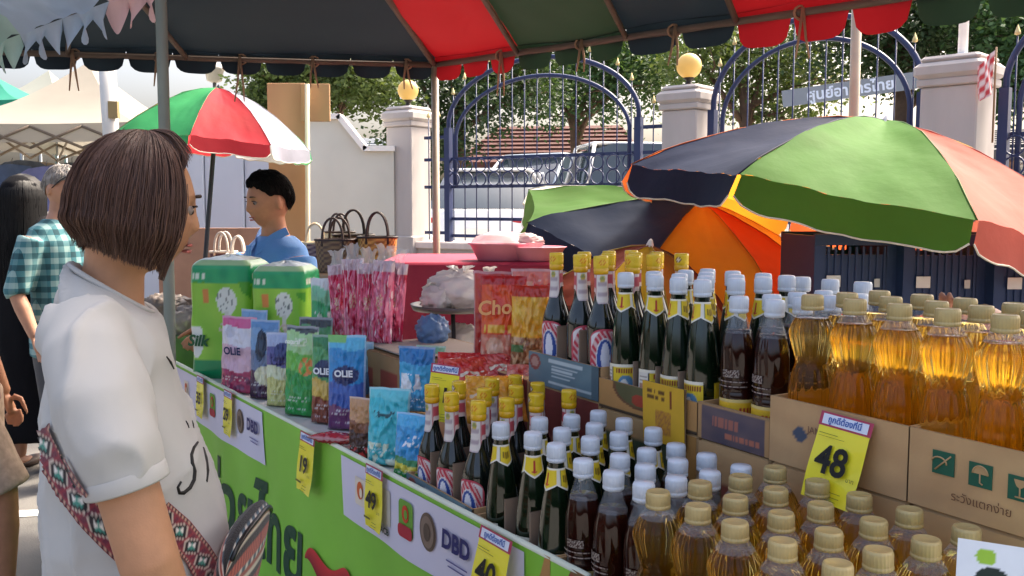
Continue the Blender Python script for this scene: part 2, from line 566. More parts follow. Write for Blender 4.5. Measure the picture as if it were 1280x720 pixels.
# ------------------------------------------------------------------ gate pillars, plinth wall and arched panels
pilm = mat('pillar_plaster', '#b5aea9', .8, var=.10, vs_=4, dirt=.30, bump=.08, bs=60, stretch=(1.6, 1.6, .35))
P1, P2, P3 = V((-1.2, 11.06, 0)), V((1.69, 9.16, 0)), V((3.44, 7.375, 0))
PT = 2.61
def pillar(P, ang, label, w=.37):
    t = thing('gate_pillar', label, 'pillar', T(*P) @ RZ(ang), 'white gate pillars')
    MB().box((0, 0, (PT - .2) / 2), (w, w, PT - .2), bev=.012).build('shaft', pilm, t, smooth=False)
    MB().box((0, 0, PT - .17), (w + .05, w + .05, .06), bev=.01).build('neck_moulding', pilm, t, smooth=False)
    MB().box((0, 0, PT - .08), (w + .1, w + .1, .12), bev=.03).build('cap', pilm, t, smooth=False)
    MB().box((0, 0, PT + .005), (w + .02, w + .02, .05), bev=.02).build('cap_top', pilm, t, smooth=False)
    MB().box((0, 0, .58), (w + .08, w + .08, 1.16), bev=.012).build('pedestal', pilm, t, smooth=False)
    return t
pillar(P1, -.58, 'white gate pillar with globe lamp beside the pale wall')
pillar(P2, -.68, 'white gate pillar with globe lamp between the two arched panels')
pillar(P3, -.78, 'broad white gate pillar at right with a white post on top', .42)
globe = mat('globe_cream', '#e8cf86', .3, var=.08, vs_=6, transl=.35)
brass = mat('lamp_dark', '#3a362f', .5, metal=.4)
for P, dn in ((P1, 'nearer the pale wall'), (P2, 'in the middle of the gate')):
    t = thing('globe_lamp', 'cream globe lamp on top of the pillar ' + dn, 'lamp', loc=(P.x, P.y, PT + .03), group='globe lamps on the gate pillars')
    MB().lathe([(.07, 0), (.075, .015), (.03, .03), (.028, .06), (.05, .075), (.052, .085)], 16).build('base', brass, t)
    MB().sphere((0, 0, .195), .12, 24, 16).build('globe', globe, t)
t = thing('white_post', 'thin white post rising from the top of the right gate pillar', 'post', loc=(P3.x + .02, P3.y, PT + .03))
MB().tube([(0, 0, 0), (0, 0, 1.6)], .036, 10).build('post_shaft', flat('#e6e8ea'), t)
MB().lathe([(.08, 0), (.08, .02), (.045, .03)], 12).build('base_plate', flat('#cfd2d4'), t)
# small red and white flag
p = at(1243, 118, Y=7.0)
t = thing('small_flag', 'small red and white checked flag tied to the right fence', 'flag', loc=p)
MB().tube([(0, 0, -.35), (0, 0, .34)], .007, 6).build('stick', flat('#8a6b4c'), t)
def fc(u, v):
    return H('#c8434a') if (int(u * 4) + int(v * 6)) % 2 else H('#e9dada')
MB().grid(lambda u, v: (-.005 - .13 * u * (1 - .3 * v), .03 * sin(6 * u + 2 * v), .32 - .3 * v - .12 * u + .05 * u * v), 12, 12, fc).build('cloth', CLOTHP, t)

navy_iron = mat('navy_iron', '#27335a', .45, var=.12, vs_=6, spec=.5)
gold_tip = mat('gold_tip', '#d9c58a', .4, metal=.3)
_bar = {}
def gate_panel(A, B, label, zb, zs, za, nb, inset=.1):
    """arched wrought-iron panel standing between two posts A and B"""
    d = (B - A); W = d.length
    t = thing('arched_gate', label, 'gate', frame((A.x, A.y, 0), d, (-d.y, d.x, 0)), 'arched iron gate panels')
    def arch_z(x, z0, z1, i):
        q = (x - W / 2) / (W / 2 - i)
        return z0 + (z1 - z0) * sqrt(max(0, 1 - abs(q) ** 2.0))
    for i, (ins, z0, z1, r) in enumerate(((0, zs, za, .026), (inset, zs - .16, za - .19, .022))):
        m = MB(); pts = []
        for k in range(41):
            w = pi * k / 40
            pts.append((W / 2 - (W / 2 - ins) * cos(w), 0, z0 + (z1 - z0) * sin(w)))
        pts[0] = (ins, 0, z0 - .5); pts[-1] = (W - ins, 0, z0 - .5)
        m.tube(pts, r, 8); m.build('arch', navy_iron, t)
    for x in (0, W):
        MB().box((x, -.005, (zb + zs) / 2 - .02), (.07, .07, zs - zb)).build('post', navy_iron, t, smooth=False)
    for zr in (zb + .07, zb + .26, zb + .62, zb + .93):
        MB().box((W / 2, .012, zr), (W - .08, .03, .035)).build('rail', navy_iron, t, smooth=False)
    for k in range(nb):
        x = W * (k + .5) / nb
        q = 1 - ((x - W / 2) / (W / 2)) ** 2
        zt = zs + (za - zs) * sqrt(q) + .10
        b = MB().tube([(0, 0, zb + .02), (0, 0, zt)], .0065, 6).build('bar', navy_iron, t, mx=T(x, -.012, 0))
        MB().lathe([(.0, .0), (.024, .012), (.02, .03), (.0, .085)], 6, capb=False, capt=False).build('finial', gold_tip, b, mx=T(0, 0, zt))
    nr = int(W / .17)
    key = 'ring'
    if key not in _bar:
        _bar[key] = MB().torus((0, 0, 0), .072, .008, nu=16, nv=5).mesh('ring', navy_iron)
    for row in range(2):
        for k in range(nr):
            link('ring', _bar[key], t, T(W * (k + .5) / nr, -.02, zb + .7 + .15 * row))
    return t
dA = (P2 - P1).normalized(); dB = (P3 - P2).normalized()
zb = 1.1
gate_panel(P1 + dA * .58, P1 + (P2 - P1) * .85, 'arched navy iron gate panel between the two globe lamp pillars', zb, 2.4, 3.06, 15)
gate_panel(P2 + dB * .28, P3 - dB * .27, 'arched navy iron gate panel between the globe lamp pillar and the broad pillar', zb, 2.42, 3.12, 13)
gate_panel(P3 + dB * .34, P3 + dB * 2.4, 'arched navy iron fence panel cut off at the right edge of the picture', zb, 2.4, 3.1, 15)
def side_rails(A, B, label):
    d = (B - A); W = d.length
    t = thing('iron_side_fence', label, 'fence', frame((A.x, A.y, 0), d, (-d.y, d.x, 0)))
    for zr in (zb + .1, zb + .62, zb + .93, zb + 1.18): MB().box((W / 2, 0, zr), (W, .03, .035)).build('rail', navy_iron, t, smooth=False)
    n = max(1, int(W / .13))
    for k in range(n):
        b = MB().tube([(0, 0, zb + .02), (0, 0, zb + 1.4)], .0065, 6).build('bar', navy_iron, t, mx=T(W * (k + .5) / n, -.02, 0))
        MB().lathe([(.0, .0), (.024, .012), (.02, .03), (.0, .085)], 6, capb=False, capt=False).build('finial', gold_tip, b, mx=T(0, 0, zb + 1.4))
side_rails(P1 + dA * .24, P1 + dA * .53, 'short navy iron rails between the left pillar and its gate panel')
side_rails(P1 + (P2 - P1) * .865, P2 - dA * .24, 'short navy iron rails left of the middle pillar')
t = thing('plinth_wall', 'low pale plinth wall carrying the iron gate panels', 'wall', loc=(0, 0, 0))
pl = [P1 - dA * 1.0 + V((0, .0, 0)), P1, P2, P3, P3 + dB * 3.0]
for a, b in zip(pl[:-1], pl[1:]):
    d = b - a; an = math.atan2(d.y, d.x); c = (a + b) / 2
    MB().box((0, 0, .51), (d.length - .03, .26, 1.02)).build('wall_run', pilm, t, smooth=False, mx=T(*c) @ RZ(an))
    MB().box((0, 0, 1.06), (d.length - .03, .34, .08), bev=.012).build('coping', mat('pink_coping', '#d9c9c0', .8, var=.1, dirt=.15), t, smooth=False, mx=T(*c) @ RZ(an))
# ------------------------------------------------------------------ vehicles parked behind the gate
tyre_m = mat('tyre_rubber', '#1a1a1b', .85)
rim_m = mat('wheel_rim', '#a7abb0', .3, metal=.8)
def vehicle(name, label, loc, rz, L, W, Hh, prof, cab, colr, glass_z, ground=.16):
    """prof: lower body side outline; cab: greenhouse outline (x,z) fractions of L,H"""
    t = thing(name, label, 'car', T(*loc) @ RZ(rz))
    paint = mat('carpaint_' + colr.strip('#'), colr, .25, coat=.7, var=.04, metal=.1)
    def shell(pr, w0, w1, nm, m, zlo, zhi, parent):
        mb = MB(); rs = []
        for yy, k in ((-1, .93), (-.88, 1.0), (.88, 1.0), (1, .93)):
            r = []
            for (x, z) in pr:
                f = (z - zlo) / max(1e-6, zhi - zlo)
                ww = (w0 + (w1 - w0) * f) / 2
                cx = sum(p[0] for p in pr) / len(pr)
                r.append((cx + (x - cx) * (k * .5 + .5), yy * ww, z))
            rs.append(r)
        mb.rings(rs)
        return mb.build(nm, m, parent, sharp=40)
    P = [(x * L, z * Hh) for x, z in prof]
    body = shell(P, W, W * .97, 'body', paint, ground, Hh * .62, t)
    C_ = [(x * L, z * Hh) for x, z in cab]
    zl = min(p[1] for p in C_); zh = max(p[1] for p in C_)
    gl = shell(C_, W * .92, W * .72, 'glasshouse', glassm, zl, zh, t)
    # roof skin and pillars
    top = [p for p in C_ if p[1] > zl + (zh - zl) * .8]
    x0 = min(p[0] for p in top); x1 = max(p[0] for p in top)
    MB().box(((x0 + x1) / 2, 0, zh + .005), (x1 - x0 + .06, W * .70, .05), bev=.02).build('roof', paint, t)
    lo = [p for p in C_ if p[1] < zl + .02]
    xb0 = min(p[0] for p in lo); xb1 = max(p[0] for p in lo)
    for s in (-1, 1):
        for (a, b) in (((xb0, zl), (x0, zh)), ((xb1, zl), (x1, zh)), (((xb0 + xb1) / 2, zl), ((x0 + x1) / 2, zh))):
            MB().tube([(a[0], s * W * .465, a[1]), (b[0], s * W * .365, b[1])], .03, 6).build('pillar_post', paint, t)
        mr = MB(); mr.sphere((xb1 - .25 if prof else 0, s * (W / 2 + .06), zl + .06), (.06, .09, .06), 10, 8)
        mr.build('mirror', paint, t)
        for xw in (.19 * L, .81 * L):
            w = MB(); w.lathe([(.2, -.1), (.3, -.09), (.32, -.05), (.32, .05), (.3, .09), (.2, .1)], 20)
            tw = w.build('wheel', tyre_m, t, mx=T(xw, s * (W / 2 - .12), .32) @ RX(pi / 2))
            MB().lathe([(.03, -.105), (.2, -.1), (.2, .1), (.03, .105)], 14).build('rim', rim_m, tw)
        MB().sphere((.015 * L, s * W * .36, Hh * .46), (.05, .16, .07), 10, 8).build('tail_light', flat('#a3262a', .3), t)
        MB().sphere((.985 * L, s * W * .36, Hh * .43), (.06, .17, .07), 10, 8).build('headlight', flat('#dfe6ea', .15), t)
    MB().box((-.005, 0, Hh * .36), (.02, .42, .12)).build('number_plate', flat('#e8e8e2'), t, smooth=False)
    return t
sedan_p = [(0, .14), (0, .44), (.03, .58), (.2, .62), (.7, .6), (.95, .52), (1, .4), (1, .14)]
sedan_c = [(.1, .60), (.24, .97), (.34, 1.0), (.52, 1.0), (.6, .96), (.76, .58)]
suv_p = [(0, .15), (0, .5), (.02, .6), (.68, .6), (.96, .54), (1, .42), (1, .15)]
suv_c = [(.02, .58), (.06, .96), (.12, 1.0), (.5, 1.0), (.58, .97), (.74, .58)]
p = at(548, 300, Y=13.6)
vehicle('parked_car', 'white sedan parked behind the first arched gate panel', (-.52, 13.2, .62), 1.42, 4.3, 1.75, 1.42, sedan_p, sedan_c, '#e6e7e9', 0)
p = at(690, 300, Y=17)
vehicle('parked_car', 'grey sport utility vehicle with big windscreen behind the first gate panel', (p.x + 1.2, 19.5, .68), -2.2, 4.5, 1.85, 1.75, suv_p, suv_c, '#b4bdc5', 0)
p = at(800, 300, Y=14.6)
vehicle('parked_car', 'white van partly hidden behind the big umbrella and middle pillar', (p.x - 1.1, 15.0, .6), .15, 4.6, 1.8, 1.85, suv_p, suv_c, '#dcdcda', 0)
p = at(1290, 300, Y=10.3)
vehicle('parked_car', 'pale car behind the rightmost fence panel', (p.x - .8, 11.0, .55), -.3, 4.2, 1.75, 1.45, sedan_p, sedan_c, '#d9d6cf', 0)

# ------------------------------------------------------------------ umbrellas
def umbrella(label, centre, R, rise, lean, az, cols, val=.13, pole_len=1.4, rot0=0.0, wave=0.0, n=8, pole_col='#e2e2e0', transl=.45, seed=0):
    """centre = centre of the rim; lean = tilt of the axis, az = direction it leans to (from +X)"""
    ax = V((sin(lean) * cos(az), sin(lean) * sin(az), cos(lean)))
    q = V((0, 0, 1)).rotation_difference(ax).to_matrix().to_4x4()
    t = thing('market_umbrella', label, 'umbrella', T(*centre) @ q, 'market umbrellas')
    def rimpt(k): 
        a = rot0 - pi / 2 - k * 2 * pi / n
        return V((cos(a), sin(a), 0))
    for k in range(n):
        c = cols[k % len(cols)]
        m = mat('umbrella_' + c.strip('#') + str(int(transl * 10)), c, .7, var=.08, vs_=5, bump=.35, bs=14, transl=transl, spec=.2, dirt=.25)
        a, b = rimpt(k), rimpt(k + 1)
        def fp(u, v):
            d = a.lerp(b, u)
            rr = v * (1 - .045 * (1 - (2 * u - 1) ** 2) * v)
            z = rise * (1 - v ** 1.75) - .05 * sin(pi * u) * sin(pi * v) * R
            z += (.018 * nz(u * 3 + k * 7 + seed, v * 4) + .008 * nz(u * 9 + k * 5, v * 7 + seed)) * v
            return d * (R * rr) + V((0, 0, z))
        pn = MB(); pn.grid(fp, 20, 24)
        po = pn.build('panel', m, t)
        def fv(u, v):
            p = fp(u, 1.0); d = a.lerp(b, u).normalized()
            w = min(u, 1 - u) / .16
            hh = val * (1 if w >= 1 else .62 + .38 * sqrt(1 - (1 - w) ** 2))
            s = (.02 + .985 * (u * .97 + .015))
            p = fp(.012 + u * .976, 1.0)
            return p + d * (.012 * v + .015 * sin(u * 9 + k) * v * wave) + V((0, 0, -hh * v))
        MB().grid(fv, 16, 4).build('valance', m, po)
        # pale hem piping on the valance
        MB().tube([fv(i / 24, 1.0) for i in range(25)], .0035, 5).build('piping', flat('#cfcab8'), po)
        MB().tube([fp(0, v) + V((0, 0, .001)) for v in (.02, .2, .4, .6, .8, .9, 1.0)], .0028, 5).build('seam', mat('seam_' + c.strip('#'), mixc(H(c), (.02, .02, .02), .45), .8), po)
        rb = MB(); rb.tube([V((0, 0, rise - .03))] + [fp(0, v) + V((0, 0, -.015)) for v in (.25, .5, .75, .98)], .006, 5)
        rb.build('rib', flat('#8d8f90', .4), t)
        sb = MB(); sb.tube([V((0, 0, rise - .55 * R * .6)), fp(0, .5) + V((0, 0, -.02))], .005, 5)
        sb.build('strut', flat('#8d8f90', .4), t)
    MB().lathe([(.012, 0), (.016, .004), (.014, .014), (.008, .03), (.002, .036)], 10, c=(0, 0, rise - .008)).build('finial', flat(pole_col), t)
    MB().tube([(0, 0, rise), (0, 0, -pole_len)], .017, 10).build('pole', flat(pole_col, .4), t)
    MB().lathe([(.03, 0), (.035, .02), (.03, .06)], 10, c=(0, 0, rise - .55 * R * .6 - .03)).build('runner', flat('#6d6f70'), t)
    return t
G_, N_, C_, O_, Y_, RB, W_ = '#4f8432', '#222f4c', '#c96a5c', '#e58a2a', '#f0c31e', '#9a4038', '#b9b8b4'
umbrella('big umbrella with navy, green and coral panels standing behind the crates', (1.475, 4.0, 1.456), 1.0, .41, radians(12.6), 0,
         [C_, '#e8b23a', '#8c4a3a', '#ef6a3a', '#e8a030', '#ef7a3a', N_, G_][::-1], val=.125, pole_len=1.46, wave=1)
umbrella('tilted umbrella with orange, yellow and navy panels left of the big one', (.82, 4.5, 1.30), .84, .24, radians(21), radians(-42),
         ['#d98a2a', '#26344f', '#5f8a44', '#d9d6cc', '#a8503c', '#efc52a', '#f0a53a', '#d9481f'], val=.12, pole_len=1.1, rot0=.4, wave=1, seed=5, transl=.6)
umbrella('small umbrella with yellow and brick red panels behind the fish sauce bottles', (.50, 3.72, 1.10), .40, .25, radians(10), radians(-20),
         ['#c9a222', '#8a4436', '#b08f30', '#8a4436', '#c9a222', '#f0a53a', '#8a3a30', '#c77a2f'], val=.09, pole_len=1.1, rot0=.15, wave=1, seed=15, transl=.5)
pc = at(268, 182, Y=7.2)
umbrella('green, red and white umbrella standing behind the woman in white', (pc.x, pc.y, pc.z + .03), .72, .40, radians(6), radians(0),
         ['#3c9a5e', '#3f9058', '#b8a636', '#d8434a', '#d9d9d9', '#3f9d62', '#aeaebc', '#b8363e'], val=.1, pole_len=1.95, rot0=.08, pole_col='#22262c', wave=.5, seed=9)

# ------------------------------------------------------------------ overhead market tent
pipe = mat('tent_pipe', '#8a8478', .5, metal=.1, var=.15, vs_=10, dirt=.2)
rust_pipe = mat('tent_pipe_brown', '#5f5148', .7, metal=.0, var=.2, vs_=10)
tarps = {'n': mat('tarp_navy', '#141f28', .8, var=.15, vs_=3, bump=.1, bs=10, transl=.03, tcol='#2c4250'),
         'g': mat('tarp_green', '#18281e', .8, var=.15, vs_=3, bump=.1, bs=10, transl=.04, tcol='#34563a'),
         'r': mat('tarp_red', '#a3131f', .8, var=.1, vs_=3, bump=.1, bs=10, transl=.05, tcol='#c0141e')}
EZ = 2.21
CN = V((-.37, 4.6, EZ)); RT = V((2.84, 1.74, EZ)); LT = V((-3.3, 4.02, EZ)); LN = V((-3.9, 1.4, EZ))
AP = V((-.80, 2.48, 2.78)); AP2 = V((1.5, .55, 2.78)); AP0 = V((-2.6, 2.3, 2.78))
tent = thing('market_tent', 'dark navy, green and red market tent canopy overhead with scalloped edge', 'tent', loc=(0, 0, 0))
def strip(e0, e1, r0, r1, key, sag=.05):
    def fp(u, v):
        a = e0.lerp(e1, u); b = r0.lerp(r1, u)
        p = a.lerp(b, v)
        p.z -= sag * sin(pi * v) + .03 * nz(p.x * 2, p.y * 2, 3) + .014 * nz(p.x * 7, p.y * 7, 5) * sin(pi * min(1, v * 4 + .1) * .5) + .02 * abs(sin(pi * u * 2)) * v * (1 - v)
        return p
    return MB().grid(fp, 28, 28).build('roof_panel', tarps[key], tent)
def scallop(e0, e1, key, n, h=.17):
    L = (e1 - e0).length
    def fp(u, v):
        p = e0.lerp(e1, u)
        w = (u * n) % 1.0
        hh = h * (.22 + .78 * sqrt(max(0, 1 - (2 * w - 1) ** 4)))
        d = (e1 - e0).normalized(); nn = V((d.y, -d.x, 0))
        return p + V((0, 0, .01 - hh * v)) + nn * (.012 * sin(u * n * 5) * v)
    return MB().grid(fp, n * 12, 4).build('valance', tarps[key], tent)
# left side: one navy panel; right side: stripes
strip(LT, CN, AP0, AP, 'n'); 
scallop(LT, CN, 'n', 15, .115)
seg = [(0, .123, 'r'), (.123, .258, 'g'), (.258, .372, 'n'), (.372, .52, 'r'), (.52, .76, 'g'), (.76, 1, 'n')]
for a, b, k in seg:
    strip(CN.lerp(RT, a), CN.lerp(RT, b), AP.lerp(AP2, a), AP.lerp(AP2, b), k)
    scallop(CN.lerp(RT, a), CN.lerp(RT, b), k, max(2, round((b - a) * 21)), .125 if a < .3 else .15)
def tpipe(a, b, r=.014, m=None, nm='frame_pipe'):
    MB().tube([a, b], r, 10).build(nm, m or rust_pipe, tent)
dz = V((0, 0, -.035))
tpipe(LT + dz, CN + dz); tpipe(CN + dz, RT + dz); tpipe(CN + dz, AP + dz * 2); tpipe(AP + dz * 2, AP2 + dz * 2)
for a in (.123, .258, .372, .52, .76):
    tpipe(CN.lerp(RT, a) + dz, AP.lerp(AP2, a) + dz * 2.6, .012)
for a in (.12, .35, .62):
    tpipe(LT.lerp(CN, a) + dz, AP0.lerp(AP, a) + dz * 2.6, .012)
tpipe(LT.lerp(CN, .45) + dz, V((-1.1, 2.6, 2.6)), .010)
# upright poles
tpipe(V((CN.x + .005, CN.y - .01, 0)), CN + dz, .0185, mat('pole_tan', '#a39a86', .5, metal=.0, var=.15, dirt=.15), 'pole')
p = at(1070, 100, Y=5.3)
tpipe(V((p.x, p.y, 0)), V((p.x - .01, p.y, 3.3)), .028, mat('pole_tan', '#a39a86', .5, metal=.0, var=.15, dirt=.15), 'pole')
tpipe(V((2.8, 1.74, 0)), RT + dz, .0185, pipe, 'pole')
tpipe(V((-3.25, 4.0, 0)), LT + dz, .0185, pipe, 'pole')
# knotted ties hanging from the eave pipe
for (e0, e1, fr) in ((LT, CN, (.30, .46, .58, .70, .81, .955)), (CN, RT, (.10, .205, .31, .43))):
    for f in fr:
        q = e0.lerp(e1, f); m = MB(); L = random.uniform(.10, .2)
        for s in (-1, 1):
            m.tube([q + V((0, -.02, -.02)), q + V((s * .012, -.02, -.05 - L * .5)), q + V((s * .02 + random.uniform(-.01, .01), -.02, -.05 - L))], [.006, .005, .003], 5)
        m.torus(q + V((0, 0, -.035)), .024, .005, nu=10, nv=5)
        m.build('tie_ribbon', mat('tie_cloth', '#9a7a62', .9, var=.2), tent)

# front tent: faded striped valance in the upper left corner, with its own pole
ft = thing('front_tent', 'sun-faded red and teal striped tent edge in the upper left corner', 'tent', loc=(0, 0, 0))
fa, fb = at(-70, 78, Y=2.75), at(200, -22, Y=2.25)
cols_f = ['#d8a8a4', '#b4d2c8', '#b6c8da', '#b2c6da', '#dcbcbc']
nst = 5
for k in range(nst):
    e0, e1 = fa.lerp(fb, k / nst), fa.lerp(fb, (k + 1) / nst)
    m = mat('faded_' + cols_f[k].strip('#'), cols_f[k], .8, var=.15, vs_=9, transl=.4, bump=.15, bs=14)
    up = V((-.12, -.55, .34))
    def fp(u, v):
        p = e0.lerp(e1, u) + up * v * 1.0
        p.z += .03 * nz(u * 3 + k * 3, v * 5) * 1 - .04 * sin(pi * v)
        return p
    po = MB().grid(fp, 10, 12).build('stripe_panel', m, ft)
    def fv(u, v):
        p = e0.lerp(e1, u); w = (u * 3) % 1
        hh = .085 * (.35 + .65 * sin(pi * w)) 
        return p + V((.012 * sin(u * 14 + k) * v, .02 * sin(u * 19) * v, -hh * v))
    MB().grid(fv, 30, 4).build('fringe', m, po)
pp = at(203, 100, Y=3.1)
MB().tube([(pp.x - .02, pp.y, 0), (pp.x, pp.y, 1.2), (pp.x + .005, pp.y, 2.75)], .0185, 12).build('pole', mat('pole_greygreen', '#8d9488', .6, metal=.0, var=.15, vs_=6, dirt=.15), ft)
MB().tube([(pp.x, pp.y, 2.6), fa + V((-.1, -.5, .33))], .016, 8).build('frame_pipe', pipe, ft)
MB().tube([(pp.x, pp.y, 2.6), (pp.x - .1, .3, 2.7)], .016, 8).build('frame_pipe', pipe, ft)

# ------------------------------------------------------------------ white pop-up canopy, far left, and neighbours
def popup(label, px0, px1, pytop, pyeave, Y, dp, colr, val, open_frame=True):
    a, b = at(px0, pyeave, Y=Y), at(px1, pyeave, Y=Y)
    pk = at((px0 + px1) / 2, pytop, Y=Y + dp / 2)
    W = b.x - a.x; t = thing('popup_canopy', label, 'canopy', loc=(a.x, Y, 0), group='pop-up canopies at the far left')
    zE = a.z; zP = pk.z
    cm = mat('canopy_' + colr.strip('#'), colr, .75, var=.08, vs_=1.5, transl=.4, dirt=.06)
    ap = V((W / 2, dp / 2, zP))
    cs = [V((0, 0, zE)), V((W, 0, zE)), V((W, dp, zE)), V((0, dp, zE))]
    for k in range(4):
        e0, e1 = cs[k], cs[(k + 1) % 4]
        def fp(u, v):
            p = e0.lerp(e1, u).lerp(ap, v)
            p.z -= .16 * (zP - zE) * sin(pi * v) + .03 * sin(pi * u) * (1 - v)
            return p
        po = MB().grid(fp, 8, 8).build('roof_side', cm, t)
        MB().grid(lambda u, v: fp(u, 0) + V((0, 0, -val * v)), 8, 1).build('skirt', cm, po)
        fm = mat('canopy_frame', '#6f6253', .6, metal=.3)
        for s in range(4):
            x0, x1 = e0.lerp(e1, s / 4), e0.lerp(e1, (s + 1) / 4)
            MB().tube([x0 + V((0, 0, -.06)), x1 + V((0, 0, -.34))], .02, 6).build('truss_bar', fm, t)
            MB().tube([x0 + V((0, 0, -.34)), x1 + V((0, 0, -.06))], .02, 6).build('truss_bar', fm, t)
        MB().tube([e0 + V((0, 0, -.36)), ap + V((0, 0, -.5))], .02, 6).build('truss_bar', fm, t)
        MB().tube([(e0.x, e0.y, 0), e0], .028, 8).build('leg', mat('canopy_leg', '#9aa0a3', .4, metal=.5), t)
    return t
popup('white pop-up canopy with open truss frame behind the black-clad woman', -95, 168, 78, 152, 12.5, 3.6, '#aaa498', .24)
popup('second white canopy peak behind the larger white one', -60, 80, 88, 135, 17.5, 3.2, '#9fa39c', .2)
popup('teal green canopy at the left edge of the picture', -140, 24, 96, 124, 15.5, 2.6, '#2f8f79', .2)
# thick white post in front of the white canopy
p = at(137, 120, Y=9.2)
t = thing('white_column', 'thick white fabric-wrapped post between the white canopy and the umbrella', 'post', loc=(p.x, p.y, 0))
MB().tube([(0, 0, 0), (.01, 0, 1.4), (.0, 0, 2.2), (-.015, 0, 2.92)], [.07, .072, .075, .08], 12).build('post_shaft', mat('white_wrap', '#c9c9c4', .7, var=.12, vs_=5), t)
MB().box((.06, -.06, 2.42), (.09, .05, .16)).build('strap', flat('#8c7a52'), t, smooth=False)
# street lamps behind
for px, py, Y, nm in ((268, 96, 20, 'above the green and red umbrella'), (372, 92, 22, 'above the plywood boards')):
    p = at(px, py, Y=Y)
    t = thing('street_lamp', 'small grey lantern street lamp ' + nm, 'street lamp', loc=(p.x, p.y, 0), group='lantern lamps in the background')
    MB().tube([(0, 0, 0), (0, 0, p.z - .1)], .04, 8).build('post', flat('#6b6a66'), t)
    MB().lathe([(.06, -.12), (.16, -.08), (.2, .12), (.24, .14), (.22, .2), (.06, .3), (.02, .34)], 10, c=(0, 0, p.z)).build('lantern', flat('#bdb7ab'), t)

# clothes on hangers and shapes inside the white canopy
hp = [(15, 205, 13.6, '#4a5a78'), (28, 200, 13.8, '#59606b'), (58, 208, 13.2, '#6a6f9c'), (72, 206, 13.9, '#7f86ad'), (90, 203, 14.1, '#474c52'), (48, 202, 14.2, '#9a8a74'), (104, 205, 13.5, '#6c7f88')]
for i, (px, py, Y, c) in enumerate(hp):
    p = at(px, py, Y=Y)
    names = ['dark blue', 'slate grey', 'violet blue', 'pale violet', 'charcoal', 'tan', 'grey teal']
    t = thing('hanging_shirt', names[i] + ' shirt hanging inside the white canopy', 'shirt', loc=p, group='shirts hanging in the white canopy')
    m = MB()
    def fs(u, v, s=1):
        w = .2 + .05 * v + (.16 * exp(-((v - .12) / .12) ** 2))
        return V(((u - .5) * 2 * w, s * .05 * sin(pi * u) + .02 * sin(u * 12), .0 - .62 * v - .06 * abs(u - .5)))
    m.grid(lambda u, v: fs(u, v, -1), 10, 10); m.grid(lambda u, v: fs(u, v, 1), 10, 10, flip=True)
    m.build('garment', mat('cloth_' + c.strip('#'), c, .9, var=.2), t)
    MB().tube([(0, 0, -.02), (0, 0, .06), (.02, 0, .09)], .006, 5).build('hook', flat('#777777'), t)
# ------------------------------------------------------------------ the counter: two tables behind a green banner
LIPZ = .88
LA = st(.226, -.0415, 0); LB = V((-1.114, 3.371, 0))          # two points of the banner's top edge
LD = (LA - LB).normalized()
LNRM = V((LD.y, -LD.x, 0))                                       # outward (towards the shoppers)
if LNRM.y > 0: LNRM = -LNRM
BM = frame((LA.x, LA.y, LIPZ), LD, (0, 0, 1))                    # banner: x right, y up, z outward
BI = BM.inverted()
def bp(px, py, off=0.0):
    d = at(px, py, Y=1.0) - V((0, 0, CAMZ))
    n = BM.to_3x3() @ V((0, 0, 1)); o = BM.translation + n * off
    t = (o - V((0, 0, CAMZ))).dot(n) / d.dot(n)
    return BI @ (V((0, 0, CAMZ)) + d * t)
BL = -3.0; BR = .10
ban = thing('green_banner', 'bright green cloth banner with white logo strips along the counter front', 'banner', BM)
gm = mat('banner_green', '#8bcb44', .55, var=.10, vs_=4, bump=.08, bs=8)
def bw(x, y): return .006 * sin(x * 9 + y * 2) * sm(0, -.25, y) + .004 * sin(x * 23 + 1.3) * sm(0, -.3, y)
MB().grid(lambda u, v: (BL + (BR - BL) * u, -(LIPZ - .03) * v, bw(BL + (BR - BL) * u, -(LIPZ - .03) * v)), 120, 24, flip=True).build('cloth', gm, ban)
MB().tube([(BL, .002, -.006), (BR, .002, -.006)], .007, 8).build('top_hem', flat('#dfe6d2'), ban)
def patch(x0, x1, y0, y1, m, nm, parent, off=.0035, nu=24, fc=None, shape=None):
    def fp(u, v):
        x = x0 + (x1 - x0) * u; y = y0 + (y1 - y0) * v
        return V((x, y, bw(x, y) + off))
    return MB().grid(fp, nu, max(6, nu // 2), fc).build(nm, m, parent)
pw = mat('banner_white', '#dcd8ea', .5, var=.04, vs_=5)
A = bp(428, 572); B = bp(700, 760); 
w1 = patch(bp(428, 575).x, bp(657, 700).x, -.165, -.008, pw, 'white_strip', ban)
w2 = patch(bp(205, 452).x, bp(329, 520).x, -.175, -.008, pw, 'white_strip', ban)
def disc(c, rx, ry, m, nm, parent, off=.006, n=28, rot=0):
    v = [V((c[0], c[1], bw(c[0], c[1]) + off))]
    for k in range(n):
        w = 2 * pi * k / n
        v.append(V((c[0] + rx * cos(w), c[1] + ry * sin(w), bw(c[0], c[1]) + off)))
    return MB().add(v, [(0, 1 + k, 1 + (k + 1) % n) for k in range(n)]).build(nm, m, parent, smooth=False)
def rrect(c, w, h, r, m, nm, parent, off=.006):
    v = []
    for (sx, sy, a0) in ((1, 1, 0), (-1, 1, pi / 2), (-1, -1, pi), (1, -1, 1.5 * pi)):
        for k in range(6):
            a = a0 + pi / 2 * k / 5
            v.append(V((c[0] + sx * (w / 2 - r) + r * cos(a), c[1] + sy * (h / 2 - r) + r * sin(a), bw(c[0], c[1]) + off)))
    return MB().add(v, [tuple(range(len(v)))]).build(nm, m, parent, smooth=False)
navy_ink = flat('#2b2a6a'); 
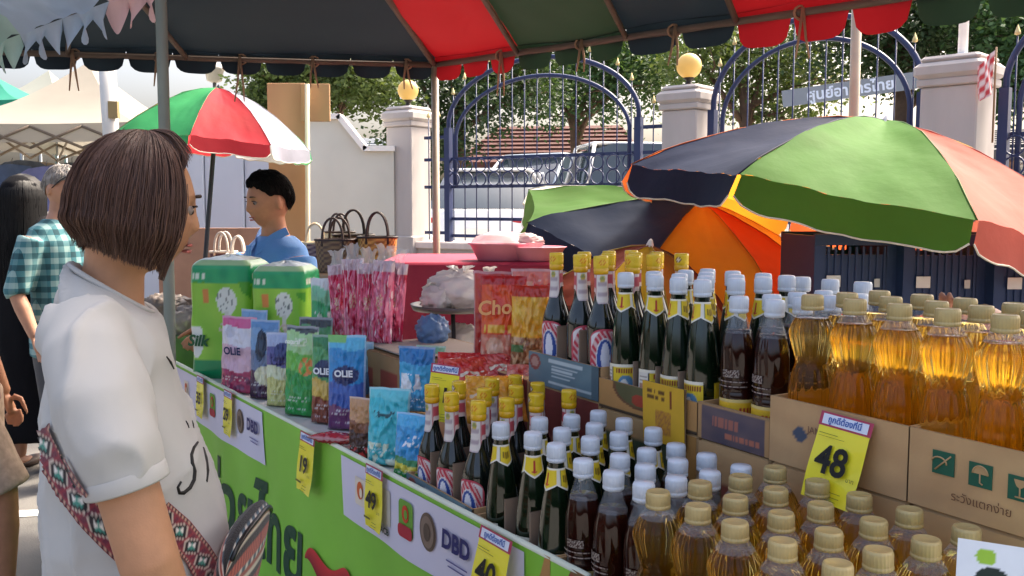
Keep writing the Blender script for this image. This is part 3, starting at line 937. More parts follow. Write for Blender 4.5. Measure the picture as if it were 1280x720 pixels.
def logos(xs, parent, k=1.0):
    """orange square, small mark, green-red badge, brown seal, three-letter logo"""
    y = -.075
    c = (xs[0], y); rrect(c, .062 * k, .07 * k, .006, flat('#e8dccb'), 'logo', parent); disc((c[0], c[1] + .004), .017 * k, .022 * k, flat('#d2622a'), 'logo', parent, .0075); disc((c[0] + .008 * k, c[1]), .008 * k, .012 * k, flat('#f3e2c8'), 'logo', parent, .009)
    c = (xs[1], y); rrect(c, .055 * k, .085 * k, .006, flat('#c9c3b4'), 'logo', parent); text('ACB', .022 * k, flat('#2c3b3a'), parent, T(c[0], c[1] - .058 * k, .008), bold=.0006)
    c = (xs[2], y); rrect(c, .068 * k, .085 * k, .014, flat('#6fa63a'), 'logo', parent); rrect((c[0], c[1] - .028 * k), .068 * k, .03 * k, .012, flat('#b3273a'), 'logo', parent, .0075)
    disc((c[0], c[1] + .012), .016 * k, .02 * k, flat('#d8432a'), 'logo', parent, .0078); disc((c[0] + .004, c[1] + .012), .008 * k, .011 * k, flat('#6fa63a'), 'logo', parent, .009)
    c = (xs[3], y); disc(c, .036 * k, .042 * k, flat('#6d5a4c'), 'seal', parent); disc(c, .029 * k, .035 * k, flat('#8b7666'), 'seal', parent, .0075); disc(c, .014 * k, .02 * k, flat('#5d4c40'), 'seal', parent, .009)
    c = (xs[4], y); text('DBD', .055 * k, navy_ink, parent, T(c[0], c[1] + .006, .0085), bold=.0022, shear=.1)
    for j, w in enumerate((.085, .07)):
        rrect((c[0] + .004, c[1] - .035 * k - .011 * j), w * k, .003, .001, flat('#5a5795'), 'logo', parent, .0075)
logos([bp(x, y).x for x, y in ((453, 610), (484, 640), (511, 652), (538, 668), (573, 690))], ban)
logos([bp(x, y).x for x, y in ((235, 500), (252, 505), (268, 510), (302, 520), (318, 527))], ban, .95)
# brush lettering
dgm = flat('#1f4a33')
c = bp(318, 668)
tm_ = text_mesh('ช่วยไทย', .29, dgm, .008, 'CENTER', .2).copy()
for v_ in tm_.vertices:
    q_ = T(c.x - .035, c.y + .03, 0) @ RZ(.04) @ v_.co
    v_.co = V((q_.x, q_.y, bw(q_.x, q_.y) + .003))
link('lettering', tm_, ban)
# red swoosh, cut by the picture's lower edge
c = bp(412, 730); m = MB(); v = []
n_ = 26
up_ = [(.0, .0), (.03, .035), (.07, .02), (.12, .045), (.17, .05), (.21, .03), (.24, -.01)]
def swo(u, v):
    x = -.14 + .30 * u
    top = .055 * sin(u * 3.0) + .03 * sin(u * 8 + .6); bot = top - .07 * sin(pi * min(1, u * 1.05)) - .008
    return V((c.x + x, c.y + .02 + bot + (top - bot) * v, bw(c.x + x, c.y) + .006))
m.grid(swo, 24, 4, lambda u, v: mixc(H('#8d1f2c'), H('#d8393a'), v))
m.build('swoosh', PAPER, ban)

# tables
tabm = mat('table_white', '#d9d9d6', .6, var=.06, vs_=6, dirt=.08)
def table(label, s0, s1, ztop, depth, inset):
    """rectangular table top whose front runs along the banner; s measured along the banner"""
    t = thing('display_table', label, 'table', frame((LA.x, LA.y, 0), LD, -LNRM), 'display tables')
    MB().box(((s0 + s1) / 2, inset + depth / 2, ztop - .015), (s1 - s0, depth, .03), bev=.005).build('tabletop', tabm, t, smooth=False)
    for x in (s0 + .08, s1 - .08):
        for y in (inset + .06, inset + depth - .06):
            MB().tube([(x, y, 0), (x, y, ztop - .03)], .014, 8).build('leg', pipe, t)
    return t
LEFTZ = .862
table('white-topped table under the pouches and tissue packs', -2.42, -.62, LEFTZ, .78, .012)
table('table under the bottle cartons at right', -.60, 1.6, .775, 1.2, .055)

# ------------------------------------------------------------------ bottle meshes
# parts are cached meshes; each bottle is an Empty with its own linked parts
glass_g = mat('green_glass', '#0e1f10', .06, var=.3, vs_=30, spec=.7, coat=.3)
glass_k = mat('dark_glass', '#141b16', .06, var=.3, vs_=30, spec=.7, coat=.3)
cap_w = mat('white_cap', '#d3dbe4', .35, var=.05)
soy_m = mat('dark_soy', '#2a0e08', .08, var=.3, vs_=30, spec=.6)
pet_m = mat('clear_pet', '#c9d4de', .08, alpha=.13, var=.05, spec=1.0, coat=.5)
oil_m = mat('palm_oil', '#ffe488', .02, trans=1.0, ior=1.30, var=.04, spec=.6, transl=.10, tcol='#f6c650')
gold_m = mat('gold_cap', '#bda873', .42, metal=.15, var=.12, vs_=20)
def cyl_label(prof, a0, a1, nu, nv, fc, off=.0012, shape=None):
    """paper label wrapped on the profile r(z): prof(v)->(r,z)"""
    m = MB()
    def fp(u, v):
        r, z = prof(u, v); a = a0 + (a1 - a0) * u
        return V(((r + off) * sin(a), -(r + off) * cos(a), z))
    m.grid(fp, nu, nv, fc)
    return m
def ip(prof, z):
    for (r0, z0), (r1, z1) in zip(prof[:-1], prof[1:]):
        if z0 <= z <= z1: return r0 + (r1 - r0) * (z - z0) / max(1e-6, z1 - z0)
    return prof[-1][0]
def smooth_prof(pts, n=5):
    out = []
    for i in range(len(pts) - 1):
        p0 = pts[max(0, i - 1)]; p1 = pts[i]; p2 = pts[i + 1]; p3 = pts[min(len(pts) - 1, i + 2)]
        for k in range(n):
            t = k / n
            out.append(tuple(.5 * ((2 * p1[j]) + (-p0[j] + p2[j]) * t + (2 * p0[j] - 5 * p1[j] + 4 * p2[j] - p3[j]) * t * t + (-p0[j] + 3 * p1[j] - 3 * p2[j] + p3[j]) * t ** 3) for j in (0, 1)))
    out.append(pts[-1]); return out

# --- fish sauce (yellow cap, white tongue neck label)
FP = smooth_prof([(.030, 0), (.034, .006), (.034, .07), (.034, .135), (.031, .158), (.022, .185), (.0165, .205), (.0140, .235), (.0135, .272)], 4)
FISH = {}
FISH['glass_body'] = MB().lathe(FP, 28).mesh('glass_body', glass_k)
m = MB(); m.lathe([(.0142, .262), (.0165, .264), (.0168, .2745), (.0155, .2755), (.0165, .277), (.0168, .299), (.0155, .303), (.0, .303)], 20, capb=False, capt=False)
def ccol(p):
    a = math.atan2(p[1], p[0]); z = p[2]
    base = H('#ecc62a')
    if z < .275: base = H('#e9b21c')
    for a0 in (-pi / 2, pi / 2):
        d = abs((a - a0 + pi) % (2 * pi) - pi)
        q = (d / .42) ** 2 + ((z - .289) / .0075) ** 2
        if a0 < 0:
            if q < 1: base = H('#d9771c') if (q > .35) else H('#edc23a')
        elif q < 1: base = H('#5a3a2a') if q > .3 else H('#e8d9c0')
    return base
def lathe_col(prof, n, fc, **kw):
    m = MB(); m.lathe(prof, n, **kw); m.c = [fc(p) for p in m.v]; m.col = True
    return m
FISH['cap'] = lathe_col([(.0142, .262), (.0165, .264), (.0168, .2745), (.0155, .2755), (.0165, .277), (.0168, .281), (.0168, .285), (.0168, .289), (.0168, .293), (.0168, .297), (.0168, .299), (.0155, .303), (.0, .3035)], 32, ccol, capb=False, capt=False).mesh('cap', FILM)
def nl_prof(u, v):
    d = abs(u - .5) * 2
    low = .198 + .026 * sm(.18, .42, d)         # a tongue in front
    z = low + (.262 - low) * v
    return ip(FP, z) , z
def nl_col(u, v):
    d = abs(u - .5) * 2
    if d < .36:
        c = H('#e3dcd6')
        q = ((u - .5) / .07) ** 2 + ((v - .86) / .11) ** 2
        if q < 1: c = H('#c9b24a') if q > .45 else H('#8f9a5c')
        elif v < .72 and (int(v * 34) % 3 == 0) and abs(u - .5) < .11: c = H('#b7a7ae')
        if d > .31: c = H('#c88a8a')
    else:
        c = H('#c4525c') if .25 < v < .8 else H('#e4cfc8')
        if d > .8 and .3 < v < .75: c = H('#e3a8a0')
    return c
FISH['neck_label'] = cyl_label(nl_prof, -pi, pi, 64, 14, nl_col).mesh('neck_label', PAPER)
def fl_prof(u, v):
    d = abs(u - .5) * 2
    top = .118 + .026 * sqrt(max(0, 1 - (min(1, d / .98)) ** 2.6))
    z = .022 + (top - .022) * v
    return ip(FP, z), z
def fl_col(u, v):
    x = (u - .5) * 2; y = (v - .46) * 2.05
    q = x * x * .95 + y * y * .8
    c = H('#e6e1e2')
    if abs(x) > .9 or v > .955 or v < .04: return H('#c3475a')
    if q < .92: c = H('#c23347')
    if q < .92 and (abs(x + y) % .3 < .12): c = H('#d9b9b9')
    if x * x / .34 + y * y / .62 < 1: c = H('#e8e4e6')
    if x * x / .27 + y * y / .52 < 1: c = H('#2f4f9c')
    if (x * 3.6) ** 2 + ((y - .05) * 1.9) ** 2 < 1 or (x * 5.5) ** 2 + ((y - .42) * 5) ** 2 < 1: c = H('#dfe2ee')
    if y < -.62 and abs(x) < .62: c = H('#2b2a26') if abs(y + .74) < .07 else H('#dcd3b8')
    return c
FISH['front_label'] = cyl_label(fl_prof, -1.05, 1.05, 44, 40, fl_col).mesh('front_label', PAPER)
def bl_col(u, v):
    if v > .95 or v < .04: return H('#c9a24a')
    if (int(v * 44) % 3 == 0) and .06 < u < .94 and nz(u * 60, int(v * 44)) > -.1: return H('#b9b9c2')
    return H('#dfdfe2')
FISH['back_label'] = cyl_label(lambda u, v: (.034, .03 + .085 * v), pi - 1.0, pi + 1.0, 40, 44, bl_col).mesh('back_label', PAPER)
# --- green sauce bottle (white cap, yellow collar with a red figure 1)
GP = smooth_prof([(.029, 0), (.0335, .006), (.0335, .05), (.0335, .085), (.0315, .12), (.0265, .165), (.0205, .2), (.0158, .228), (.0142, .252)], 4)
GREEN = {}
GREEN['glass_body'] = MB().lathe(GP, 48, fn=lambda r, z, a: r * (1 + .012 * sin(12 * a) * sm(.08, .12, z) * sm(.215, .18, z))).mesh('glass_body', glass_g)
capf = lambda R: (lambda r, z, a: r * (1 + (.022 * sin(24 * a) if r > R * .97 else 0)))
GREEN['cap'] = MB().lathe([(.0150, .247), (.0172, .249), (.0172, .254), (.0165, .2548), (.0172, .256), (.0172, .274), (.0158, .279), (.010, .2802), (.0, .2802)], 96, fn=capf(.0172), capb=False, capt=False).mesh('cap', cap_w)
def gn_prof(u, v):
    w = abs(((u * 3) % 1) - .5) * 2
    low = .196 + .012 * w
    z = low + (.238 - low) * v
    return ip(GP, z), z
def gn_col(u, v):
    f = (u * 3) % 1; k = int(u * 3)
    if v < .09 or v > .93: return H('#efece0')
    c = H('#e8cc2c')
    x = abs(f - .5)
    if k == 1:
        if x < .055 and .25 < v < .78: c = H('#b5302a')
        if x < .12 and (.22 < v < .3): c = H('#b5302a')
    else:
        if x > .34: c = H('#e6e3d6')
        elif x > .30: c = H('#4a6a2a')
        elif .35 < v < .68 and x < .2: c = H('#c9a51f') if int(f * 40) % 2 else H('#7d6a1e')
    return c
GREEN['neck_label'] = cyl_label(gn_prof, -pi, pi, 84, 16, gn_col).mesh('neck_label', PAPER)
def gb_col(u, v):
    if v > .93: return H('#efe9d5')
    c = H('#e3c52b')
    if u < .3:
        c = H('#e2ddd0')
        if int(v * 30) % 3 == 0 and .04 < u < .27 and .12 < v < .85: c = H('#9b8f86')
        if .3 < v < .62 and .05 < u < .25: c = H('#b98b78')
    elif u < .33: c = H('#3a3a34')
    else:
        x = (u - .68) / .2; y = (v - .42) / .28
        if x * x + y * y < 1: c = H('#5f8fb0') if y > -.1 else H('#4b8a4b')
        if (x + .2) ** 2 + (y - .1) ** 2 < .22: c = H('#e9e6da')
        if v > .74 and int(u * 50) % 3 and .42 < u < .95: c = H('#8d3a24') if v < .88 else c
    return c
GREEN['body_label'] = cyl_label(lambda u, v: (.0335, .012 + .075 * v), -1.25, 1.25, 52, 30, gb_col).mesh('body_label', PAPER)
GREEN['back_label'] = cyl_label(lambda u, v: (.0335, .012 + .072 * v), pi - 1.25, pi + 1.25, 40, 44, lambda u, v: H('#e3c52b') if u < .18 else bl_col(u, v)).mesh('back_label', PAPER)
# --- brown sauce PET bottle
BPf = smooth_prof([(.026, 0), (.031, .005), (.0315, .03), (.0315, .078), (.0298, .092), (.0308, .105), (.0305, .15), (.029, .175), (.024, .198), (.0165, .22), (.0138, .232), (.0138, .242)], 4)
def bfn(r, z, a):
    w = sm(.10, .13, z) * sm(.225, .19, z)
    k = r * (1 + .035 * sin(9 * a + 30 * (z - .1)) * w)
    if .092 < z < .13: k *= 1 + .012 * sin(z * 700)
    return k
BROWN = {}
BROWN['pet_body'] = MB().lathe([p for p in BPf if p[1] <= .208], 54, fn=bfn).mesh('pet_body', soy_m)
up_ = [p for p in BPf if p[1] >= .196]
BROWN['clear_shoulder'] = MB().lathe([(r + .0012, z) for r, z in up_], 54, fn=bfn, capb=False).mesh('clear_shoulder', pet_m)
BROWN['cap'] = MB().lathe([(.0150, .234), (.0175, .236), (.0175, .241), (.0168, .2418), (.0175, .243), (.0175, .26), (.016, .2645), (.0, .2655)], 96, fn=capf(.0175), capb=False, capt=False).mesh('cap', cap_w)
def br_col(u, v):
    c = H('#e0b526')
    if v > .9: c = H('#d8c27a')
    f = (u * 2) % 1
    if v > .62 and int(f * 44) % 3 and .15 < f < .8: c = H('#b03a26') if v < .8 else c
    if v < .5:
        x = (f - .5) / .42; y = (v - .22) / .26
        c = H('#7d1f1c') if (x * x + y * y < 1) else H('#d7c8a8')
        if x * x + (y * 1.4) ** 2 < .55: c = H('#b6472e') if nz(u * 30, v * 30) > 0 else H('#d9a05e')
        if abs(v - .03) < .03: c = H('#3b2a1e')
    return c
BROWN['label'] = cyl_label(lambda u, v: (.0316, .008 + .07 * v), -pi, pi, 90, 30, br_col).mesh('label', PAPER)
emb = mat('embossed_print', '#8f8178', .4, var=.2)
for k_, (zz, rr) in enumerate(((.100, .0312), (.109, .0316))):
    BROWN['print_line' + str(k_)] = cyl_label(lambda u, v: (rr, zz + .0022 * v), -.95, .95, 30, 1, lambda u, v: H('#9c8d84') if nz(u * 24, zz * 900) > -.12 else H('#3a1a12'), off=.0016).mesh('print_line', PAPER)
BROWN['crest_print'] = cyl_label(lambda u, v: (.0318, .118 + .014 * v), -.5, .5, 26, 8, lambda u, v: H('#a59a90') if nz(u * 16, v * 5 + 3) > .05 else H('#3a1a12'), off=.0018).mesh('crest_print', PAPER)
# --- cooking oil bottle (hourglass PET, gold cap)
OPf = smooth_prof([(.034, 0), (.0398, .009), (.0405, .05), (.0405, .095), (.0392, .125), (.0345, .150), (.0292, .167), (.0312, .179), (.0385, .203), (.0412, .218), (.0372, .231), (.0275, .246), (.0188, .257), (.0166, .262), (.0166, .268)], 4)
OPf = [(r * .95, z) for r, z in OPf]
def ofn(r, z, a):
    w = sm(.03, .06, z) * sm(.163, .15, z) * .07 * abs(sin(8 * a)) + sm(.172, .182, z) * sm(.262, .25, z) * .11 * abs(sin(8 * a + .3)) ** .7
    k = r * (1 - w)
    if .155 < z < .182: k *= 1 - .015 * abs(sin(z * 420))
    return k
OIL = {}
LEV = .244
ins = [(r - .0006, z) for r, z in OPf if z <= LEV]
OIL['oil'] = MB().lathe(ins, 128, fn=ofn).mesh('oil', oil_m)
OIL['pet_shell'] = MB().lathe([p for p in OPf if p[1] > LEV - .004], 128, fn=ofn, capt=False, capb=False).mesh('pet_shell', pet_m)
OIL['cap'] = MB().lathe([(.0168, .256), (.0185, .2575), (.0185, .2615), (.0174, .2623), (.018, .2635), (.018, .277), (.0168, .281), (.0145, .2818), (.0135, .281), (.0, .281)], 96, fn=capf(.018), capb=False, capt=False).mesh('cap', gold_m)
KINDS_ = {'fish': ('fish_sauce_bottle', FISH), 'green': ('sauce_bottle', GREEN), 'brown': ('dark_sauce_bottle', BROWN), 'oil': ('oil_bottle', OIL)}
rb = random.Random(5)
def bottle(kind, s, v, z, rz, label, group):
    nm, parts = KINDS_[kind]
    t = thing(nm, label, 'bottle', ST @ T(s, v, z) @ RX(rb.uniform(-.018, .018)) @ RY(rb.uniform(-.018, .018)) @ RZ(rz), group)
    for k, me in parts.items():
        link(k.rstrip('0123456789'), me, t)
    return t

# ------------------------------------------------------------------ cartons
def carton(label, s0, s1, v0, v1, z0, h, thick=.005, front=None, inner=None, dividers=None, frontm=None, floor=.01, name='open_carton', fh=None, group='cut-open cartons'):
    """open-topped cardboard tray; front is an optional colour function for the side facing the shoppers"""
    t = thing(name, label, 'carton', stm(s0, v0, z0), group)
    W, D = s1 - s0, v1 - v0
    km = inner or KRAFT
    fh = fh or h
    if front:
        mb = MB()
        mb.grid(lambda u, v: V((W * u, -.0004 - .002 * sin(pi * u) * sin(pi * v), fh * v)), 60, 26, front)
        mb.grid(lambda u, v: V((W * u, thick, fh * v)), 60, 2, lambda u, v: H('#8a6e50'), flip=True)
        mb.grid(lambda u, v: V((W * u, thick * v, fh)), 60, 1, lambda u, v: H('#a58a68'))
        o = mb.build('front_panel', CARD, t, smooth=False)
    else:
        o = MB().box((W / 2, thick / 2, fh / 2), (W, thick, fh)).build('front_panel', km, t, smooth=False)
    MB().box((W / 2, D - thick / 2, h / 2), (W, thick, h)).build('back_panel', km, t, smooth=False)
    for x in (thick / 2, W - thick / 2):
        MB().box((x, D / 2, h / 2), (thick - .0004, D - 2 * thick - .0006, h - .001)).build('side_panel', km, t, smooth=False)
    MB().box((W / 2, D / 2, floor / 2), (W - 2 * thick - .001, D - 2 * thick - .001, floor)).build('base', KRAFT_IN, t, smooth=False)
    if dividers:
        for (x, y0, y1, hh) in dividers:
            m = MB(); n = 8
            m.box((x, (y0 + y1) / 2, floor + hh / 2), (.0035, y1 - y0, hh), bev=.0015)
            m.build('divider', DIVIDER, t, smooth=False)
    return t
def closed_carton(label, s0, s1, v0, v1, z0, h, m=KRAFT, front=None, name='carton', group='closed cartons', rz=0.0):
    t = thing(name, label, 'carton', stm(s0, v0, z0, rz), group)
    W, D = s1 - s0, v1 - v0
    MB().box((W / 2, D / 2, h / 2), (W, D, h - .004), bev=.004).build('box_body', m, t, smooth=False)
    if front:
        MB().grid(lambda u, v: V((.002 + (W - .004) * u, -.0012, .004 + (h - .008) * v)), 60, 30, front).build('printed_face', CARD, t)
    for y in (D * .35, D * .65):
        pass
    MB().box((W / 2, D / 2, h - .0005), (W * .995, .05, .0012)).build('packing_tape', mat('tape', '#b79d74', .3, var=.1), t, smooth=False)
    MB().box((W / 2, -.0016, h / 2 + .0), (W * .99, .0006, .0022)).build('crease', mat('kraft_line', '#7c6040', .8), t, smooth=False)
    return t
# ------------------------------------------------------------------ counter continuation beyond the picture's lower edge
t = thing('green_banner', 'green banner in front of the oil bottles', 'banner', frame(st(.40, -.098, .88), UU, (0, 0, 1)))
MB().grid(lambda u, v: (1.1 * u, -.85 * v, .004 * sin(u * 18)), 40, 4, flip=True).build('cloth', gm, t)

ORD = ['first', 'second', 'third', 'fourth', 'fifth', 'sixth']
ROW = ['front row', 'second row', 'third row', 'back row']
BASEZ = .785
GROUPS = {'fish': 'yellow-capped fish sauce bottles', 'green': 'white-capped green sauce bottles', 'brown': 'white-capped dark brown sauce bottles', 'oil': 'gold-capped cooking oil bottles'}
DESC = {'fish': 'yellow-capped fish sauce bottle', 'green': 'green glass sauce bottle, white cap', 'brown': 'dark brown sauce bottle, white cap', 'oil': 'golden cooking oil bottle'}
def block(kind, ss, vs_, z, tier, jit=.004, skip=()):
    for r, v in enumerate(vs_):
        for c, s in enumerate(ss):
            if (r, c) in skip: continue
            rz = rb.uniform(-.5, .5)
            if kind in ('fish',) and (r > 0 or tier.startswith('upper')) and (c + r) % 3 != 0: rz += pi * (1 if rb.random() < .7 else .4)
            if kind == 'green' and c % 3 == 1 and r == 0: rz += .9
            if kind == 'oil': rz = rb.uniform(0, 6)
            bottle(kind, s + rb.uniform(-jit, jit), v + rb.uniform(-jit, jit), z, rz,
                   '%s, %s shelf, %s, %s from left' % (DESC[kind], tier, ROW[min(r, 3)], ORD[c]), GROUPS[kind] + ' on the ' + tier + ' shelf')
vr = [0, .0752, .1504, .2256]
block('fish', [-.327, -.219, -.111], vr, BASEZ + .012, 'lower')
block('green', [0, .0915, .183], vr, BASEZ + .012, 'lower')
block('brown', [.268, .349, .430], [0, .0685, .137, .2055], BASEZ + .016, 'lower')
block('oil', [.507 + .0825 * j for j in range(5)], [-.035, .0475, .13, .2125], BASEZ + .012, 'lower', .002, skip=((0, 4),) if False else ())
UZ = 1.066
uv = [.318, .393, .468, .543]
block('fish', [-.288, -.193, -.107], uv, UZ + .022, 'upper')
block('green', [-.02, .062, .143, .217], uv, UZ + .014, 'upper')
block('brown', [.312, .388], uv, UZ + .005, 'upper')
block('oil', [.480 + .0835 * j for j in range(6)], [.320, .4025, .485], UZ + .004, 'upper', .002)
for i, s in enumerate((.175, .252, .325)):
    bottle('brown', s, .63, UZ + .02, rb.uniform(-1, 1), 'dark brown sauce bottle, white cap, standing apart behind the upper oil bottles, %s from left' % ORD[i], 'sauce bottles behind the oil bottles')

def text_lines(rows, bg, ink, x0=.06, x1=.9, seed=0.0):
    """unreadably small print as ragged dark lines"""
    def f(u, v):
        for (c, h, a, b) in rows:
            if abs(v - c) < h and a < u < b and nz(u * 70 + c * 91, seed) > -.22: return H(ink)
        return None
    return f
# lower trays (their fronts stand just above the banner edge)
def blue_tray(u, v):
    c = mixc(H('#5b7482'), H('#6d8791'), nz(u * 5, v * 3) * .5 + .5)
    for k, (vv, a, b) in enumerate(((.84, .3, .8), (.70, .35, .72), (.60, .35, .66), (.50, .35, .7), (.38, .35, .62), (.18, .3, .95))):
        if abs(v - vv) < (.055 if k == 0 else .03) and a < u < b and nz(u * 60, vv * 50) > -.15: c = H('#b9c7cc')
    if u < .2 and v > .35:
        q = ((u - .1) / .085) ** 2 + ((v - .7) / .25) ** 2
        if q < 1: c = H('#8d4a44') if q > .4 else H('#b08a80')
    if u > .9: c = H('#4e6470')
    return c
def tan_tray(u, v):
    c = H('#b98a52')
    q = ((u - .45) / .3) ** 2 + ((v - 1.0) / .75) ** 2
    if q < 1: c = H('#6e4b30') if q > .8 else H('#5d5a38')
    if ((u - .45) / .08) ** 2 + ((v - .55) / .2) ** 2 < 1: c = H('#a2402c')
    if v < .1: c = H('#4a3a2a')
    return c
def yellow_panel(u, v):
    c = H('#dcae2f')
    for vv in (.86, .74):
        if abs(v - vv) < .04 and .12 < u < .55 and nz(u * 40, vv * 40) > -.2: c = H('#6b4a1e')
    if .66 < u < .72 and .62 < v < .92: c = H('#7d3a1c')
    if .3 < u < .68 and .15 < v < .55:
        c = H('#b0743a') if nz(u * 26, v * 20) > .05 else H('#c8902f')
    return c
def purple_tray(u, v):
    c = mixc(H('#544b57'), H('#6a5a5e'), nz(u * 4, v * 3) + .5)
    if .22 < u < .6 and .45 < v < .72 and nz(u * 46, 2) > -.15: c = H('#a86a5a')
    if .4 < u < .9 and .16 < v < .34 and nz(u * 46, 7) > -.15: c = H('#b5705a')
    if u < .06 or u > .94: c = H('#b58c5e')
    if v > .93: c = H('#a4835c')
    return c
def picture_tray(u, v):
    c = H('#8d3a2e')
    f = (u * 3) % 1
    q = ((f - .5) / .4) ** 2 + ((v - .45) / .4) ** 2
    if q < 1: c = H('#c9a86a') if nz(u * 20, v * 9) > .1 else H('#a14a30')
    if nz(u * 33, v * 14, 4) > .35: c = H('#3f6a3a')
    if v > .9: c = H('#7a5a3a')
    return c
div3 = lambda a, b, d, h: [(a, .012, d - .012, h), (b, .012, d - .012, h)]
carton('blue-grey printed tray holding the lower fish sauce bottles', -.372, -.058, -.044, .268, BASEZ, .108, front=blue_tray, dividers=div3(.100, .207, .312, .165))
carton('tan tray holding the lower green sauce bottles', -.05, .2255, -.042, .268, BASEZ, .10, front=tan_tray, dividers=div3(.096, .187, .31, .145))
carton('red picture-printed tray holding the lower dark brown sauce bottles', .2285, .4655, -.038, .255, BASEZ, .10, front=picture_tray)
carton('plain kraft tray holding the lower cooking oil bottles', .4675, .885, -.081, .260, BASEZ, .09)
# cartons that carry the upper shelf
def red_box(u, v): 
    c = mixc(H('#6d2f2c'), H('#7f3b35'), nz(u * 3, v * 3) + .5)
    if .1 < u < .5 and .55 < v < .63 and nz(u * 40, 1) > -.1: c = H('#a56a58')
    return c
def dkgreen_box(u, v):
    c = mixc(H('#3b4a36'), H('#48523a'), nz(u * 4, v * 4) + .5)
    if v > .86 and u < .62: c = H('#b09064')
    if u > .9: c = H('#a5783f')
    return c
def kraft_print(u, v):
    c = H('#bd976a')
    if .08 < u < .36 and .55 < v < .82 and nz(u * 34, int(v * 8)) > .0: c = H('#6e4a36')
    if .36 < u < .46 and .5 < v < .75: c = H('#8c4a3a')
    return c
closed_carton('dark red carton under the upper fish sauce tray', -.345, -.0605, .272, .60, BASEZ, .292, front=red_box)
closed_carton('dark green carton under the upper green sauce tray', -.058, .252, .272, .60, BASEZ, .284, front=dkgreen_box)
closed_carton('printed kraft carton under the upper dark sauce tray', .2545, .434, .272, .66, BASEZ, .281, front=kraft_print)
closed_carton('kraft carton under the box with the price 48 tag', .4365, .7065, .272, .60, BASEZ, .281)
closed_carton('kraft carton under the box with three green pictograms', .709, 1.02, .272, .60, BASEZ, .281)
carton('blue-grey printed tray holding the upper fish sauce bottles', -.345, -.0605, .270, .60, UZ + .012, .075, front=blue_tray, dividers=div3(.103, .192, .325, .135))
carton('tan tray with curved print holding the upper green sauce bottles', -.058, .252, .270, .60, UZ + .004, .062, front=tan_tray, dividers=[(.10, .012, .3, .10), (.172, .012, .3, .10), (.24, .012, .3, .10)])
t = thing('yellow_carton_flap', 'yellow printed carton flap on the front of the upper green sauce tray', 'carton flap', stm(.104, .2655, UZ - .03))
MB().grid(lambda u, v: V((.124 * u, -.004 - .004 * v, .118 * v)), 40, 30, yellow_panel).build('printed_face', CARD, t)
MB().box((.062, -.002, .0585), (.123, .0025, .1165)).build('board', KRAFT_IN, t, smooth=False)
carton('purple-grey printed tray holding the upper dark brown sauce bottles', .2545, .434, .270, .60, UZ + .002, .068, front=purple_tray)
# kraft oil cartons with printing
def box48(u, v):
    c = mixc(H('#bd966a'), H('#c8a274'), nz(u * 3, v * 3) + .5)
    if .17 < u < .33 and .36 < v < .68:
        q = abs(u - .25) / .075 + abs(v - .52) / .13
        if q < 1: c = H('#4a5468')
        elif v < .42 and nz(u * 60, 3) > 0: c = H('#6c6058')
    return c
b48 = carton('kraft oil carton with a yellow price 48 tag on its front', .4365, .7065, .268, .60, UZ + .001, .112, front=box48)
text('JAN  OIL', .016, flat('#7a5a48'), b48, frame((.115, -.0035, .07), (1, 0, 0), (0, 0, 1)))
bg = carton('kraft oil carton printed with three green handling pictograms', .709, 1.02, .268, .60, UZ + .001, .112, front=lambda u, v: mixc(H('#bd966a'), H('#c8a274'), nz(u * 3 + 9, v * 3) + .5))
grn = flat('#1f5a45'); cream = flat('#b8956a')
for k in range(3):
    x = .057 + .056 * k; z0 = .072 - .004 * k
    MB().box((x, -.0032, z0), (.034, .0012, .033)).build('pictogram', grn, bg, smooth=False)
    m = MB()
    yk = -.0046
    if k == 0:
        m.tube([(x - .012, yk, z0 - .011), (x + .012, yk, z0 + .012)], .0012, 5)
        m.tube([(x - .006 + .012 * cos(w), yk, z0 - .002 + .010 * sin(w)) for w in [pi * .9 - i * .35 for i in range(9)]], .0012, 5)
    elif k == 1:
        m.tube([(x + .011 * cos(w), yk, z0 + .002 + .011 * sin(w)) for w in [pi * i / 10 for i in range(11)]] + [(x - .011, yk, z0 + .002)], .0013, 5)
        m.grid(lambda u, v: V((x + .011 * v * cos(pi * u), yk, z0 + .002 + .011 * v * sin(pi * u))), 12, 2)
        m.tube([(x, yk, z0 + .002), (x, yk, z0 - .01), (x + .004, yk, z0 - .012)], .0011, 5)
    else:
        m.grid(lambda u, v: V((x + (u - .5) * 2 * (.002 + .0065 * sqrt(v)), yk, z0 + .001 + .011 * v)), 6, 6)
        m.tube([(x, yk, z0 + .002), (x, yk, z0 - .011)], .0011, 5); m.tube([(x - .006, yk, z0 - .0115), (x + .006, yk, z0 - .0115)], .0012, 5)
    m.build('symbol', cream, bg)
text('ระวังแตกง่าย', .017, flat('#6f4a34'), bg, frame((.115, -.0036, .028), (1, 0, -.03), (0, 0, 1)))

